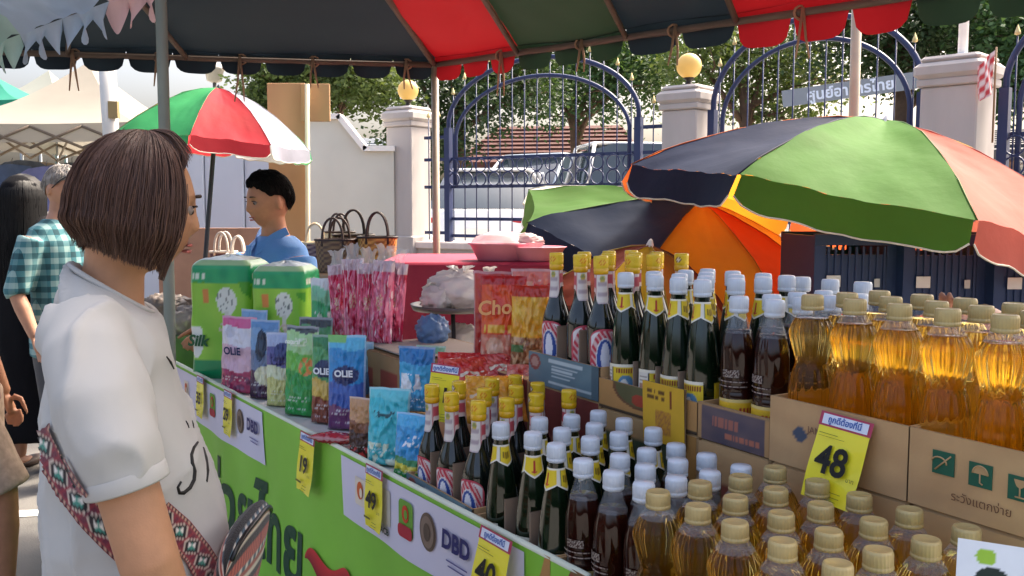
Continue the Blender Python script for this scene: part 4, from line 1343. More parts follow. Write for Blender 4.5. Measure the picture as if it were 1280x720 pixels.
# ------------------------------------------------------------------ price tags
yel = mat('tag_yellow', '#f2e52a', .45, var=.03, vs_=10, coat=.3)
mar = flat('#b3405c'); tagw = flat('#dfe6f6'); tagblue = flat('#2f5fb0')
def price_tag(label, mx, w, h, num, nsize=.62, head=True, bend=.0, block=False):
    """local: x right, y up (origin at the top centre), z outward"""
    t = thing('price_tag', label, 'price tag', mx, 'yellow price tags')
    hh = h * .16
    MB().grid(lambda u, v: V(((u - .5) * w, -hh - (h - hh) * v, bend * v * v + .004 * sin(u * 3 + v * 4) * v)), 8, 12, flip=True).build('card', yel, t)
    MB().grid(lambda u, v: V(((u - .5) * w * 1.04, -hh * 1.02 * v, .0006)), 4, 2, flip=True).build('header', mar, t)
    MB().grid(lambda u, v: V(((u - .5) * w * .9, -hh * (.14 + .74 * v), .0016)), 4, 2, flip=True).build('header_strip', tagw, t)
    text('ถูกดีต้องที่นี่', hh * .62, tagblue, t, T(0, -hh * .52, .0026), bold=hh * .012)
    zt = lambda v: bend * v * v + .0045
    if num:
        v = .46
        text(num, h * nsize * .72, INK, t, T(-w * .05, -hh - (h - hh) * v, zt(v)) @ RX(-bend * 2 * v / h * .8), bold=h * .011)
        text('บาท', h * .07, INK, t, T(w * .39, -hh - (h - hh) * .62, zt(.62)))
    for k, (y, a, b, q) in enumerate(((.1, -.42, -.05, .006), (.14, -.42, .1, .004), (.80, -.42, -.05, .03), (.84, .05, .3, .006), (.9, 0, .3, .006), (.95, -.1, .25, .005))):
        yy = -hh - (h - hh) * y
        MB().box(((a + b) / 2 * w, yy, zt(y) + .0008), ((b - a) * w, q * h, .0006)).build('small_print', flat('#6a671e'), t, smooth=False)
    if block:
        yy = -hh - (h - hh) * .3
        MB().box((0, -hh - (h - hh) * .25, zt(.25) + .0006), (w * .62, h * .2, .0007)).build('black_block', INK, t, smooth=False)
    return t
price_tag('yellow tag reading 48 on the kraft oil carton', ST @ T(.602, .262, UZ + .108) @ frame((0, 0, 0), (1, -.02, -.012), (.04, .32, 1)), .098, .138, '48', bend=.004)
def ban_mx(px, py, tilt=.1, out=.012, roll=0):
    c = bp(px, py)
    return BM @ T(c.x, .012, out) @ RZ(roll) @ RX(tilt)
price_tag('yellow tag reading 40 clipped to the banner edge below the green sauce bottles', ban_mx(632, 690, -.22, .02, -.02), .105, .15, '40')
price_tag('yellow tag reading 49 on the white logo strip of the banner', ban_mx(475, 600, -.05, .014), .088, .15, '49', nsize=.52)
price_tag('yellow tag reading 19 on the green cloth between the logo strips', ban_mx(394, 555, -.12, .02), .10, .16, '19', nsize=.52)
price_tag('yellow tag reading 29 on the far white logo strip', ban_mx(291, 492, -.06, .015), .085, .15, '29', nsize=.52)
price_tag('yellow tag half hidden by the woman in white', ban_mx(256, 478, -.06, .015), .085, .15, '35', nsize=.52)
c = at(558, 456, Y=2.22)
price_tag('yellow tag reading 21 standing among the snack packs', frame(c, (.93, -.35, -.05), (.15, .15, 1)), .075, .135, '21', nsize=.5)

# ------------------------------------------------------------------ packaging
def pillow(label, mx, w, h, th, fc, name='snack_bag', cat='bag', stand=False, crimp=True, group=None, m=None, sd=0.0, part='film', back=None, crk=1.0):
    t = thing(name, label, cat, mx, group)
    mb = MB()
    def pos(u, v, s):
        a = (max(0, 4 * u * (1 - u))) ** .55
        if stand: b = sm(0, .03, v) * (1 - v) ** .6 * 1.25 * (1 if v < .98 else 0)
        else: b = (max(0, 4 * v * (1 - v))) ** .45
        d = th / 2 * a * min(1, b)
        d += crk * th * (.13 * nz(u * 5 + sd, v * 6 + sd, s) + .09 * nz(u * 13 + sd, v * 11, s + 3) + .05 * (1 - abs(nz(u * 9 + v * 8, v * 4 - u * 6 + sd)) * 4)) * a * min(1, b * 2)
        x = (u - .5) * w * (1 - .05 * min(1, b) + .02 * nz(v * 5, sd)) 
        return V((x, -s * d, h * v + .012 * h * nz(u * 4 + sd, 3.3) * v))
    nu, nv = 44, 56
    mb.grid(lambda u, v: pos(u, v, 1), nu, nv, fc)
    mb.grid(lambda u, v: pos(u, v, -1), nu, 20, back or (lambda u, v: fc(1 - u, v)), flip=True)
    mb.build(part, m or FILM, t)
    return t
def face(px, py, Y, rz): 
    """upright thing whose base centre is at a given place; rz turns its front (0 = towards the camera)"""
    return T(*at(px, py, Y=Y)) @ RZ(rz)
def on(px, Y, z, rz):
    p = at(px, 300, Y=Y); return T(p.x, Y, z) @ RZ(rz)
def letters(u, v, cx, cy, w, h, seed, th=.0):
    return abs(u - cx) < w and abs(v - cy) < h and nz(u * 9 / w * .3 + seed, v * 6 / h * .2 + seed) > th

# tissue packs
def tissue_fc(seed):
    def f(u, v):
        c = mixc(H('#74bd38'), H('#a2d650'), .5 + .7 * nz(u * 3 + seed, v * 4))
        if v > .80: c = mixc(H('#1f9a66'), H('#35ad6e'), .5 + nz(u * 6, v * 9 + seed))
        if v > .95: c = H('#b4d8a4')
        edge = .8 + .03 * sin(u * 9 + seed)
        if v > .62 and v <= edge and nz(u * 5, v * 5 + 3) > .15: c = H('#4fa236')
        q = ((u - .62) / .16) ** 2 + ((v - .66) / .115) ** 2 + .25 * nz(u * 14, v * 16)
        if q < 1: c = H('#dfe5df') if nz(u * 22, v * 22) > -.28 else H('#6d7a78')
        if abs(u - .62) < .035 and .44 < v < .58: c = H('#cfd6cc')
        q2 = ((u - .62) / .14) ** 2 + ((v - .44) / .05) ** 2
        if q2 < 1 and nz(u * 20, v * 30) > -.1: c = H('#c9bdb6')
        if abs(u - .28) < .05 and abs(v - .70) < .06: c = H('#d98a4a')
        if .06 < u < .3 and .84 < v < .9 and nz(u * 50, 3) > -.1: c = H('#d8e6d2')
        if abs(u - .12) < .12 and v < .45:
            c = mixc(c, H('#e6ece4'), 1 if ((u - .1) / .13) ** 2 + ((v - .33) / .16) ** 2 < 1 else 0)
        if v < .16: c = H('#1f8f5a')
        return c
    return f
def tissue_pack(label, mx, w, d, h, seed):
    t = thing('tissue_pack', label, 'tissue pack', mx, 'green tissue packs')
    fc = tissue_fc(seed); mb = MB()
    n = 150; nv = 60
    rc = .03; per = []
    for (cx, cy, a0) in ((w / 2 - rc, d / 2 - rc, 0), (-w / 2 + rc, d / 2 - rc, pi / 2), (-w / 2 + rc, -d / 2 + rc, pi), (w / 2 - rc, -d / 2 + rc, 1.5 * pi)):
        per += [(cx + rc * cos(a0 + pi / 2 * k / 5), cy + rc * sin(a0 + pi / 2 * k / 5)) for k in range(6)]
    per.append(per[0]); acc = [0]
    for (p, q) in zip(per[:-1], per[1:]): acc.append(acc[-1] + math.hypot(q[0] - p[0], q[1] - p[1]))
    def ring(u, v):
        s_ = (u % 1.0) * acc[-1]; i = 0
        while i < len(acc) - 2 and acc[i + 1] < s_: i += 1
        f_ = (s_ - acc[i]) / (acc[i + 1] - acc[i])
        x = per[i][0] + (per[i + 1][0] - per[i][0]) * f_; y = per[i][1] + (per[i + 1][1] - per[i][1]) * f_
        bul = 1 + .02 * sin(v * 18) * .6 + .012 * nz(u * 14, v * 8, seed)
        if v > .93: bul *= 1 - .22 * ((v - .93) / .07) ** 2
        bul *= 1 + .012 * sin(u * 2 * pi * 9) * sin(v * 9.4) 
        if v < .04: bul *= 1 - .08 * (1 - v / .04)
        return V((x * bul, y * bul, h * v))
    def col(u, v):
        p = ring(u, .5)
        ang = u % 1
        uu = (p.x / w + .5) if p.y < 0 else 1 - (p.x / w + .5)
        if abs(p.x) > w * .485: uu = (p.y / d + .5) * .5
        return fc(uu, v)
    mb.grid(ring, n, nv, col)
    mb.grid(lambda u, v: V((ring(u, 1.0).x * (1 - v), ring(u, 1.0).y * (1 - v), h + .010 * (1 - (1 - v) ** 2) + .004 * nz(u * 12, v * 4, seed) + .008 * abs(sin(u * 14)) * v)), n, 6, lambda u, v: mixc(H('#dfe6e2'), H('#b9cfc4'), nz(u * 30, v * 6) + .5))
    mb.build('wrapper', WRAP, t)
    text('Silk', h * .19, flat('#24603a'), t, frame((-w * .5 - .004, 0, h * .36), (0, -1, 0), (0, 0, 1)), bold=.003, shear=.25)
    text('Silk', h * .13, flat('#24603a'), t, frame((-w * .36, -d / 2 - .006, h * .32), (1, 0, 0), (0, 0, 1)), bold=.002, shear=.25)
    return t
tz = LEFTZ + .001
tissue_pack('large green tissue pack nearest the woman, its left side showing', on(288, 3.55, tz, -.18), .245, .2, .44, 0)
tissue_pack('large green tissue pack to the right of its twin', on(357, 3.42, tz + .02, -.12), .2, .19, .405, 3)

# refill pouches in front of the tissue packs
def pouch_fc(stops, deco):
    def f(u, v):
        c = H(stops[0])
        for (vv, cc) in stops[1:]:
            if v > vv + .02 * sin(u * 7): c = H(cc)
        d = deco(u, v)
        if d: return H(d)
        if int(v * 70) % 3 == 0 and .14 < u < .86 and .06 < v < .26 and nz(u * 34, int(v * 70) * 1.7) > .08: c = mixc(c, (1, 1, 1), .55)
        if u < .04 or u > .96 or v > .965: c = mixc(c, (.8, .82, .85), .35)
        return c
    return f
def ell(u, v, cx, cy, rx, ry): return ((u - cx) / rx) ** 2 + ((v - cy) / ry) ** 2 < 1
pouches = [
    ('pink and white refill pouch with dark oval logo', 293, 3.20, .155, .262, pouch_fc(('#a83a63', (.3, '#dcb9cc'), (.62, '#e3e3ee'), (.86, '#d85f97')), lambda u, v: '#7a3a5e' if ell(u, v, .5, .15, .5, .1) and nz(u * 9, v * 9) > 0 else '#c9ccdd' if ell(u, v, .3, .8, .15, .08) else None)),
    ('blue grey bottle-printed pouch beside the pink pouch', 326, 3.1, .11, .262, pouch_fc(('#4a2f4d', (.35, '#6b7fa0'), (.6, '#7fa6cf'), (.88, '#5d8fc4')), lambda u, v: '#26384f' if ell(u, v, .45, .68, .2, .2) else '#dfe3c8' if ell(u, v, .6, .3, .3, .12) else None)),
    ('violet refill pouch with pale yellow base', 347, 2.98, .10, .235, pouch_fc(('#cfd089', (.38, '#d8e0c0'), (.55, '#5a5a9a'), (.8, '#a8b8dc')), lambda u, v: '#2c2d5e' if letters(u, v, .5, .62, .3, .05, 5, -.1) else '#39457f' if ell(u, v, .6, .75, .3, .12) else None)),
    ('bright green refill pouch with orange flower print', 372, 2.84, .125, .275, pouch_fc(('#2f9a4a', (.5, '#6dbb52'), (.7, '#a9d59a'), (.93, '#3d4348')), lambda u, v: '#e08a4a' if ell(u, v, .75, .56, .2, .1) and nz(u * 8, v * 14) > -.15 else '#d9e9cf' if letters(u, v, .45, .82, .25, .04, 1) else None)),
    ('green and gold refill pouch with dark oval logo', 404, 2.74, .10, .26, pouch_fc(('#8a4a3a', (.3, '#d0b25a'), (.5, '#5aa36a'), (.85, '#2f7f4a')), lambda u, v: '#27345f' if ell(u, v, .5, .62, .36, .1) else '#e1e8d6' if letters(u, v, .5, .62, .3, .05, 8) else None)),
    ('bright blue refill pouch at the end of the pouch row', 430, 2.66, .115, .272, pouch_fc(('#6b3a6b', (.25, '#3a5fb0'), (.5, '#2f8fd0'), (.85, '#59b9e0')), lambda u, v: '#23346a' if ell(u, v, .5, .58, .36, .1) else '#e6eefa' if letters(u, v, .5, .58, .3, .05, 4) else '#7dc26a' if v > .92 and u < .5 else None)),
    ('mauve and blue pouch peeking out behind the pink pouch', 312, 3.3, .12, .275, pouch_fc(('#8a5a7a', (.4, '#9a9ac4'), (.8, '#7fb0d8')), lambda u, v: '#e6e6f0' if letters(u, v, .5, .7, .3, .08, 3) else None)),
    ('dark topped pouch behind the bright green pouch', 390, 2.98, .12, .285, pouch_fc(('#3a6a4a', (.5, '#5a9a6a'), (.9, '#2d3338')), lambda u, v: '#dfe6da' if letters(u, v, .5, .7, .3, .08, 6) else None)),
    ('pale blue pouch tucked behind the bright blue pouch', 444, 2.85, .10, .225, pouch_fc(('#8d6a4a', (.3, '#4a6a8a'), (.6, '#8ab0c4')), lambda u, v: '#d8c28a' if ell(u, v, .5, .3, .3, .15) else None)),
]
for i, (lb, px, Y, w, h, fc) in enumerate(pouches):
    po = pillow(lb, on(px, Y, tz, -.3 + .16 * ((i * 7) % 3 - 1)) @ RX(-.06), w, h, .055, fc, 'refill_pouch', 'pouch', stand=True, group='refill pouches', sd=i * 3.1)
    if i in (0, 4, 5):
        text('OLIE', .036 if i == 0 else .026, flat('#1f2a5a' if i == 0 else '#e9eef4'), po, frame((0, -.0345, h * (.55 if i == 0 else .60)), (1, 0, .0), (0, -.12, 1)), bold=.0012)
    if i == 3: text('natural', .02, flat('#eef4e6'), po, frame((-.01, -.034, h * .83), (1, 0, 0), (0, .1, 1)), bold=.0006)

# kraft box with wrapped pink bottles on it
kb = closed_carton('brown carton with red print behind the refill pouches', -1.22, -.83, .16, .50, LEFTZ + .001, .205, front=lambda u, v: H('#8c3f34') if (.12 < u < .42 and .25 < v < .75) or (.58 < u < .9 and .2 < v < .8) else H('#9a7a56'), m=mat('kraft_brown', '#94744f', .8, var=.15, dirt=.15))
t = thing('cardboard_sheet', 'grey brown folded cardboard sheet on top of the printed carton', 'cardboard', stm(-1.0, .32, LEFTZ + .2115))
MB().box((0, 0, 0), (.34, .28, .005), bev=.002).build('sheet', mat('grey_card', '#9a8f86', .8, var=.15), t, smooth=False)
film_clear = mat('clear_film', '#ffffff', .18, var=.02, alpha=.35, spec=.6, bump=.5, bs=40)
def pink_fc(sd):
    def f(u, v):
        k = nz(u * 9 + sd, v * 2.2)
        c = mixc(H('#d8486f'), H('#ef9ab4'), k + .45)
        if nz(u * 14 + sd, v * 3 + 7) > .28: c = H('#c22547')
        if nz(u * 22, v * 5 + sd) > .45: c = H('#f3dfe2')  # pale specks: white glints of the crinkled film, painted into the colour
        if ell(u, v, .5, .5, .16, .1) and nz(u * 30, v * 30) > 0: c = H('#e8c9a8')
        if v > .86: c = mixc(c, H('#d5d3d6'), .75)
        return c
    return f
for i, (px, Y) in enumerate(((427, 3.04), (443, 2.98), (459, 2.95), (474, 2.91), (487, 2.95))):
    pk = pillow('crinkled pink plastic pack on the carton, %s from the left' % ORD[i], on(px, Y, LEFTZ + (.215 if i else .2065), -.25 + .12 * (i % 3)) @ RX(-.05) @ RY(.04 * (i - 2)), .075, .245 + .012 * (i % 2), .05, pink_fc(i * 4.3), 'pink_pack', 'plastic pack', group='crinkled pink packs', sd=60 + i * 5, crk=2.2)
    m = MB(); m.grid(lambda u, v: V(((u - .5) * (.07 - .03 * sin(pi * v)), .012 * sin(u * 11 + i) * v, .236 + .012 * (i % 2) + .055 * v + .02 * nz(u * 5 + i, v * 3))), 16, 8)
    m.build('clear_top', film_clear, pk)
pillow('green wrapped packet left of the pink bottles', on(405, 3.12, LEFTZ + .001, -.2), .10, .40, .07, pouch_fc(('#2f8f5a', (.3, '#3aa76a'), (.8, '#7fc6a0'), (.92, '#d3dde0')), lambda u, v: '#d8eadf' if letters(u, v, .5, .6, .3, .12, 6, .1) else None), 'wrapped_packet', 'packet', stand=True, sd=4)

# blue packs, teal bags, brown bag near the banner edge
pillow('blue and white snack pack standing beside the printed carton', on(520, 2.62, LEFTZ + .062, -.35), .115, .185, .05, pouch_fc(('#3a8fc0', (.3, '#49b0e0'), (.75, '#2f7fc0')), lambda u, v: '#e9f3fa' if letters(u, v, .4, .45, .3, .14, 3, 0) or ell(u, v, .25, .35, .16, .25) else None), 'snack_pack', 'pack', sd=2)
pillow('dark blue snack pack with red print behind the blue one', on(538, 2.72, LEFTZ + .06, -.2), .09, .175, .045, pouch_fc(('#2a3a7a', (.4, '#3f7fc8'), (.8, '#7fb58a')), lambda u, v: '#c23a4a' if letters(u, v, .5, .3, .3, .1, 9) else None), 'snack_pack', 'pack', sd=7)
t = thing('crate_riser', 'low box riser beneath the blue snack packs', 'box', on(528, 2.67, LEFTZ + .001, -.25))
MB().box((0, 0, .029), (.22, .17, .056), bev=.003).build('box_body', KRAFT, t, smooth=False)
pillow('teal bag with dark script standing by the banner edge', on(481, 2.29, tz, -.35) @ RX(-.1), .115, .19, .06, pouch_fc(('#49b8c0', (.2, '#45c0d0'), (.85, '#62c9d6')), lambda u, v: '#17505a' if letters(u, v, .45, .66, .26, .05, 5, .0) else '#dcecd8' if v < .3 and nz(u * 8, v * 9) > .1 else None), 'teal_bag', 'bag', stand=True, sd=11)
pillow('blue bag with yellow and green bands next to the teal bag', on(512, 2.16, tz - .01, -.45) @ RX(-.1), .10, .165, .06, pouch_fc(('#cfd05a', (.12, '#3f9a5a'), (.2, '#d6cf4a'), (.3, '#3f8f5a'), (.38, '#3fa0dc'), (.8, '#4fb4e8')), lambda u, v: '#f0f4f8' if letters(u, v, .55, .62, .2, .08, 1, .1) else None), 'blue_bag', 'bag', stand=True, sd=13)
pillow('dark and tan coffee bag left of the teal bag', on(449, 2.36, tz, -.5), .075, .155, .05, pouch_fc(('#4a2f2a', (.45, '#8a5a42'), (.62, '#c2946a')), lambda u, v: '#c63a3a' if v < .2 and nz(u * 9, v * 9) > 0 else None), 'coffee_bag', 'bag', stand=True, sd=17)
pillow('small red packet lying on the white table near the coffee bag', on(424, 2.48, tz + .02, -.3) @ RX(1.35), .12, .09, .03, pouch_fc(('#8a2030', (.4, '#b03040')), lambda u, v: '#e8d8d8' if letters(u, v, .5, .5, .3, .15, 2, .1) else None), 'small_packet', 'packet', sd=21)

# snack bags beside the fish sauce bottles
closed_carton('dark red carton under the big red snack bags', -.66, -.352, .272, .55, LEFTZ - .08, .30, front=red_box)
def red_bag(u, v):
    c = mixc(H('#d8402a'), H('#e86a30'), nz(u * 4, v * 5) + .4)
    if v > .9: c = H('#b52a2a')
    if .34 > v: c = mixc(H('#c84a36'), H('#d8a08a'), nz(u * 7, v * 9) + .5)
    if ell(u, v, .35, .2, .2, .12): c = H('#e0b8a0')
    if .36 < v < .46 and .1 < u < .9 and nz(u * 9, 3) > -.2: c = H('#e8b84a')
    return c
def yel_bag(u, v):
    c = mixc(H('#e2a02a'), H('#eec04a'), nz(u * 4, v * 5 + 4) + .5)
    if v > .86: c = H('#c23a2a')
    if v < .38: c = H('#8a5a3a') if nz(u * 11, v * 13) > 0 else H('#c9a27a')
    if .2 < v < .3 and u < .4: c = H('#4a7a4a')
    return c
b1 = pillow('orange red snack bag with wavy yellow lettering', on(628, 2.46, LEFTZ + .221, -.2) @ RX(-.08), .125, .235, .06, red_bag, 'snack_bag', 'snack bag', sd=23, group='large snack bags')
text('Choo', .052, flat('#f0b070'), b1, frame((-.002, -.036, .152), (1, 0, .08), (-.08, 0, 1)), bold=.0012, shear=.1)
pillow('yellow snack bag between the red bag and the fish sauce', on(662, 2.40, LEFTZ + .221, -.25) @ RX(-.08), .105, .215, .06, yel_bag, 'snack_bag', 'snack bag', sd=29, group='large snack bags')
pillow('shiny red snack bag behind the yellow snack bag', on(668, 2.56, LEFTZ + .225, -.15), .13, .245, .06, pouch_fc(('#b02a2a', (.5, '#c8342e'), (.85, '#d87a6a')), lambda u, v: '#e6c6b8' if letters(u, v, .5, .8, .4, .08, 2, .15) else None), 'snack_bag', 'snack bag', sd=31, group='large snack bags')
pillow('red snack bag standing behind the orange red one', on(618, 2.60, LEFTZ + .225, -.1), .12, .235, .05, pouch_fc(('#a82a2a', (.5, '#c03a30')), lambda u, v: None), 'snack_bag', 'snack bag', sd=37, group='large snack bags')
# heap of small packs at lower level
closed_carton('low kraft carton under the heap of red and orange packs', -.62, -.385, .05, .262, LEFTZ - .08, .175)
for i, (px, Y, z, w, h, rz, tl, c1, c2, lb) in enumerate((
        (566, 2.42, 1.000, .12, .13, -.2, .5, '#b8232a', '#d8403a', 'shiny red snack pack at the back left of the heap'),
        (592, 2.36, 1.010, .13, .12, .3, .6, '#c82a2a', '#e0604a', 'shiny red snack pack with white flecks behind the fish sauce'),
        (600, 2.20, .985, .12, .12, -.3, .5, '#e09a2a', '#f0b84a', 'orange snack pack in front of the red packs'),
        (630, 2.22, .985, .12, .12, .2, .55, '#e88a24', '#f0a84a', 'second orange snack pack beside the fish sauce caps'),
        (628, 2.38, 1.03, .12, .11, .1, .7, '#b02630', '#d86a5a', 'dark red pack leaning at the back of the heap'),
        (652, 2.30, 1.01, .10, .11, -.2, .6, '#c23a34', '#e0a090', 'pale red pack at the right end of the heap'))):
    pillow(lb, on(px, Y, z, rz) @ RX(-tl), w, h, .045, (lambda a, b: lambda u, v: mixc(H(a), H(b), nz(u * 5 + i, v * 6) + .5) if not letters(u, v, .5, .5, .3, .1, 3, .12) else H('#e9dcc4'))(c1, c2), 'snack_pack', 'snack pack', sd=41 + i * 3, group='heap of small snack packs')

# ------------------------------------------------------------------ red stall behind, baskets, white bags, basin
t = thing('red_stall', 'stall table draped with a pink top and dark red cloth', 'table', loc=(0, 0, 0))
za = 1.275; xa, xb = at(472, 330, Y=3.8).x, at(690, 330, Y=3.8).x
MB().box(((xa + xb) / 2, 4.15, za - .02), (xb - xa, .72, .04), bev=.008).build('top_cloth', mat('pink_cloth', '#a82c48', .7, var=.1, vs_=5, bump=.1, bs=15), t, smooth=False)
MB().grid(lambda u, v: V((xa + (xb - xa) * u, 3.785 - .014 * sin(u * 60) * v - .02 * v, za - .012 - 1.2 * v)), 120, 8, flip=True).build('skirt', mat('dark_red_cloth', '#8c1f38', .8, var=.12, vs_=6, bump=.15, bs=25), t)
MB().grid(lambda u, v: V((xa - .012 - .01 * sin(u * 40) * v, 3.79 + .72 * u, za - .012 - 1.2 * v)), 60, 8).build('skirt', mat('dark_red_cloth', '#8c1f38', .8), t)
for x in (xa + .1, xb - .1):
    for y in (3.86, 4.44): MB().tube([(x, y, 0), (x, y, za - .03)], .015, 8).build('leg', pipe, t)

def weave(c1, c2, n=30, k=16):
    a, b = H(c1), H(c2)
    return lambda u, v: a if (int(u * n) + int(v * k)) % 2 else b
def basket(label, mx, w, d, h, c1, c2, hc, hh, white=False):
    w, d, h = w * 1.22, d * 1.15, h * 1.12
    t = thing('woven_basket', label, 'basket', mx, 'woven handbag baskets')
    def ring(u, v):
        a = 2 * pi * u; e = .45
        k = .86 + .14 * v
        return V((abs(cos(a)) ** e * math.copysign(1, cos(a)) * w / 2 * k, abs(sin(a)) ** e * math.copysign(1, sin(a)) * d / 2 * k, h * v + .0))
    mb = MB(); f = weave(c1, c2, 36, 12)
    mb.grid(lambda u, v: ring(u, v) * (1 + .008 * (1 if (int(u * 36) + int(v * 12)) % 2 else -1)), 72, 24, f)
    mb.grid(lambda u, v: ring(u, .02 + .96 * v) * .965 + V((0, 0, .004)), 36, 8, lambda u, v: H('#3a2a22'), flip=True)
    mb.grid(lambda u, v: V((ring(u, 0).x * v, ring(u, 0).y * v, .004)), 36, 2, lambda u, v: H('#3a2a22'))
    mb.build('woven_body', CARD, t)
    MB().tube([ring(i / 40, 1.0) for i in range(41)], .006, 6, cap=False).build('rim', flat(hc), t)
    for s in (-1, 1):
        pts = []
        for i in range(15):
            a = pi * i / 14
            pts.append(V((-cos(a) * w * .27, s * d * .46, h * .8 + (hh + h * .2) * sin(a) ** .7)))
        MB().tube(pts, .006, 6).build('handle', flat(hc, .5), t)
    return t
bz = 1.195
st2 = thing('basket_stand', 'low covered stand under the woven baskets', 'table', loc=(0, 0, 0))
xa2, xb2 = at(255, 330, Y=4.5).x, at(500, 330, Y=4.5).x
MB().box(((xa2 + xb2) / 2, 4.55, bz - .02), (xb2 - xa2, .5, .036), bev=.006).build('tabletop', mat('tan_top', '#a9835c', .7, var=.15), st2, smooth=False)
for x in (xa2 + .06, xb2 - .06):
    for y in (4.36, 4.74): MB().tube([(x, y, 0), (x, y, bz - .035)], .015, 8).build('leg', pipe, st2)
basket('purple and tan woven basket nearest the vendor', on(394, 4.46, bz, .2), .13, .1, .12, '#5a3a4a', '#a88a78', '#d8c39a', .09)
basket('dark brown woven basket in the middle of the row', on(420, 4.40, bz, -.1), .15, .11, .135, '#5a3f2c', '#86653f', '#3a2a22', .10)
basket('black and grey woven basket behind the golden one', on(442, 4.55, bz, .2), .16, .11, .15, '#4a3a2e', '#8f7a5c', '#33281f', .12)
basket('golden brown woven basket at the right end of the row', on(472, 4.42, bz, .1), .15, .11, .145, '#8a5a2a', '#c9974a', '#2f2622', .115)
basket('small white-handled basket left of the vendor', on(297, 4.5, bz, .2), .085, .07, .07, '#5a3a3a', '#c9bda8', '#e6dfd0', .085)
basket('dark little basket beside the white-handled one', on(279, 4.62, bz, 0), .10, .07, .075, '#4a2f3a', '#6a4a4a', '#cfc4b8', .095)
basket('pale green topped basket behind the dark brown one', on(424, 4.68, bz, .4), .12, .09, .16, '#9aa89a', '#c8d0c4', '#3a3230', .09)

def crumple(label, mx, r, colr, name='plastic_bag', sd=0.0, transl=.3, knot=True):
    t = thing(name, label, 'bag', mx, 'white plastic bags')
    mb = MB(); mb.sphere((0, 0, 0), 1.0, 48, 32)
    vs2 = []
    for p in mb.v:
        q = V(p)
        k = 1 + .22 * noise.noise(q * 2.2 + V((sd, 0, 0))) + .24 * abs(noise.noise(q * 5 + V((0, sd, 0)))) - .16 * abs(noise.noise(q * 9)) + .05 * noise.noise(q * 20)
        vs2.append(V((q.x * r[0] * k, q.y * r[1] * k, max(-.75, q.z) * r[2] * k + r[2] * .75)))
    mb.v = [tuple(p) for p in vs2]
    mb.build('bag_body', mat('bag_' + colr.strip('#'), colr, .3, var=.1, transl=transl, bump=.3, bs=50), t)
    if knot:
        m = MB()
        for s in (-1, 1):
            m.grid(lambda u, v: V((s * .25 * r[0] * v + (u - .5) * r[0] * .35 * v, .02 * sin(u * 7 + v * 3), r[2] * (1.6 + .45 * v + .1 * nz(u * 4, v * 4, sd)))), 8, 8)
        m.build('knot_ears', mat('bag_' + colr.strip('#'), colr), t)
    return t
t = thing('tray_stand', 'round tray on thin black legs carrying white plastic bags', 'stand', on(572, 3.25, 0, 0))
MB().lathe([(.02, 1.145), (.155, 1.145), (.165, 1.165), (.16, 1.165), (.15, 1.152), (.0, 1.152)], 32).build('tray', flat('#5a5450', .4), t)
for k in range(3):
    a = k * 2.1 + .4
    MB().tube([(.10 * cos(a), .10 * sin(a), 1.146), (.02 * cos(a), .02 * sin(a), .6), (.2 * cos(a), .2 * sin(a), 0)], .008, 6).build('leg', flat('#1f1e1e', .5), t)
crumple('large crumpled white plastic bag on the tray stand', on(575, 3.24, 1.154, 0), (.125, .09, .07), '#eee8e2', sd=2)
crumple('smaller white plastic bag at the left of the tray', on(545, 3.18, 1.154, .5), (.055, .05, .045), '#efeae4', sd=6)
crumple('greyish white plastic bag at the right of the tray', on(612, 3.32, 1.154, .5), (.06, .05, .065), '#e2dcd5', sd=9)
crumple('thin clear-white bag hanging below the tray', on(575, 3.3, .98, .5), (.09, .06, .06), '#bfbab6', sd=12, knot=False)
t = thing('pink_basin', 'pink plastic basin with a clear domed lid on the red stall', 'basin', on(628, 3.95, za + .001, 0))
MB().lathe([(.10, 0), (.105, .004), (.135, .065), (.145, .068), (.145, .074), (.132, .072), (.10, .008), (.0, .008)], 36, capt=False).build('bowl', mat('pink_basin', '#d08494', .4, var=.08), t)
MB().lathe([(.132, .075), (.11, .10), (.06, .118), (.0, .122)], 30, capb=False, capt=False).build('lid', mat('lid_film', '#e8c9cc', .2, alpha=.6, var=.05), t)
t = thing('pink_basin', 'second pink basin half hidden behind the red snack bags', 'basin', on(672, 3.9, za + .001, 0))
MB().lathe([(.08, 0), (.085, .004), (.115, .055), (.122, .058), (.11, .06), (.08, .008), (.0, .008)], 36, capt=False).build('bowl', mat('pink_basin', '#d08494', .4), t)
crumple('clear plastic bag on the pink basin', on(655, 3.9, za + .06, 0), (.08, .05, .03), '#d9c4c4', sd=20, knot=False)
crumple('blue white plastic bag under the tray beside the carton', on(540, 2.95, LEFTZ + .21, 0), (.05, .05, .05), '#6f8fb8', sd=25, knot=False)

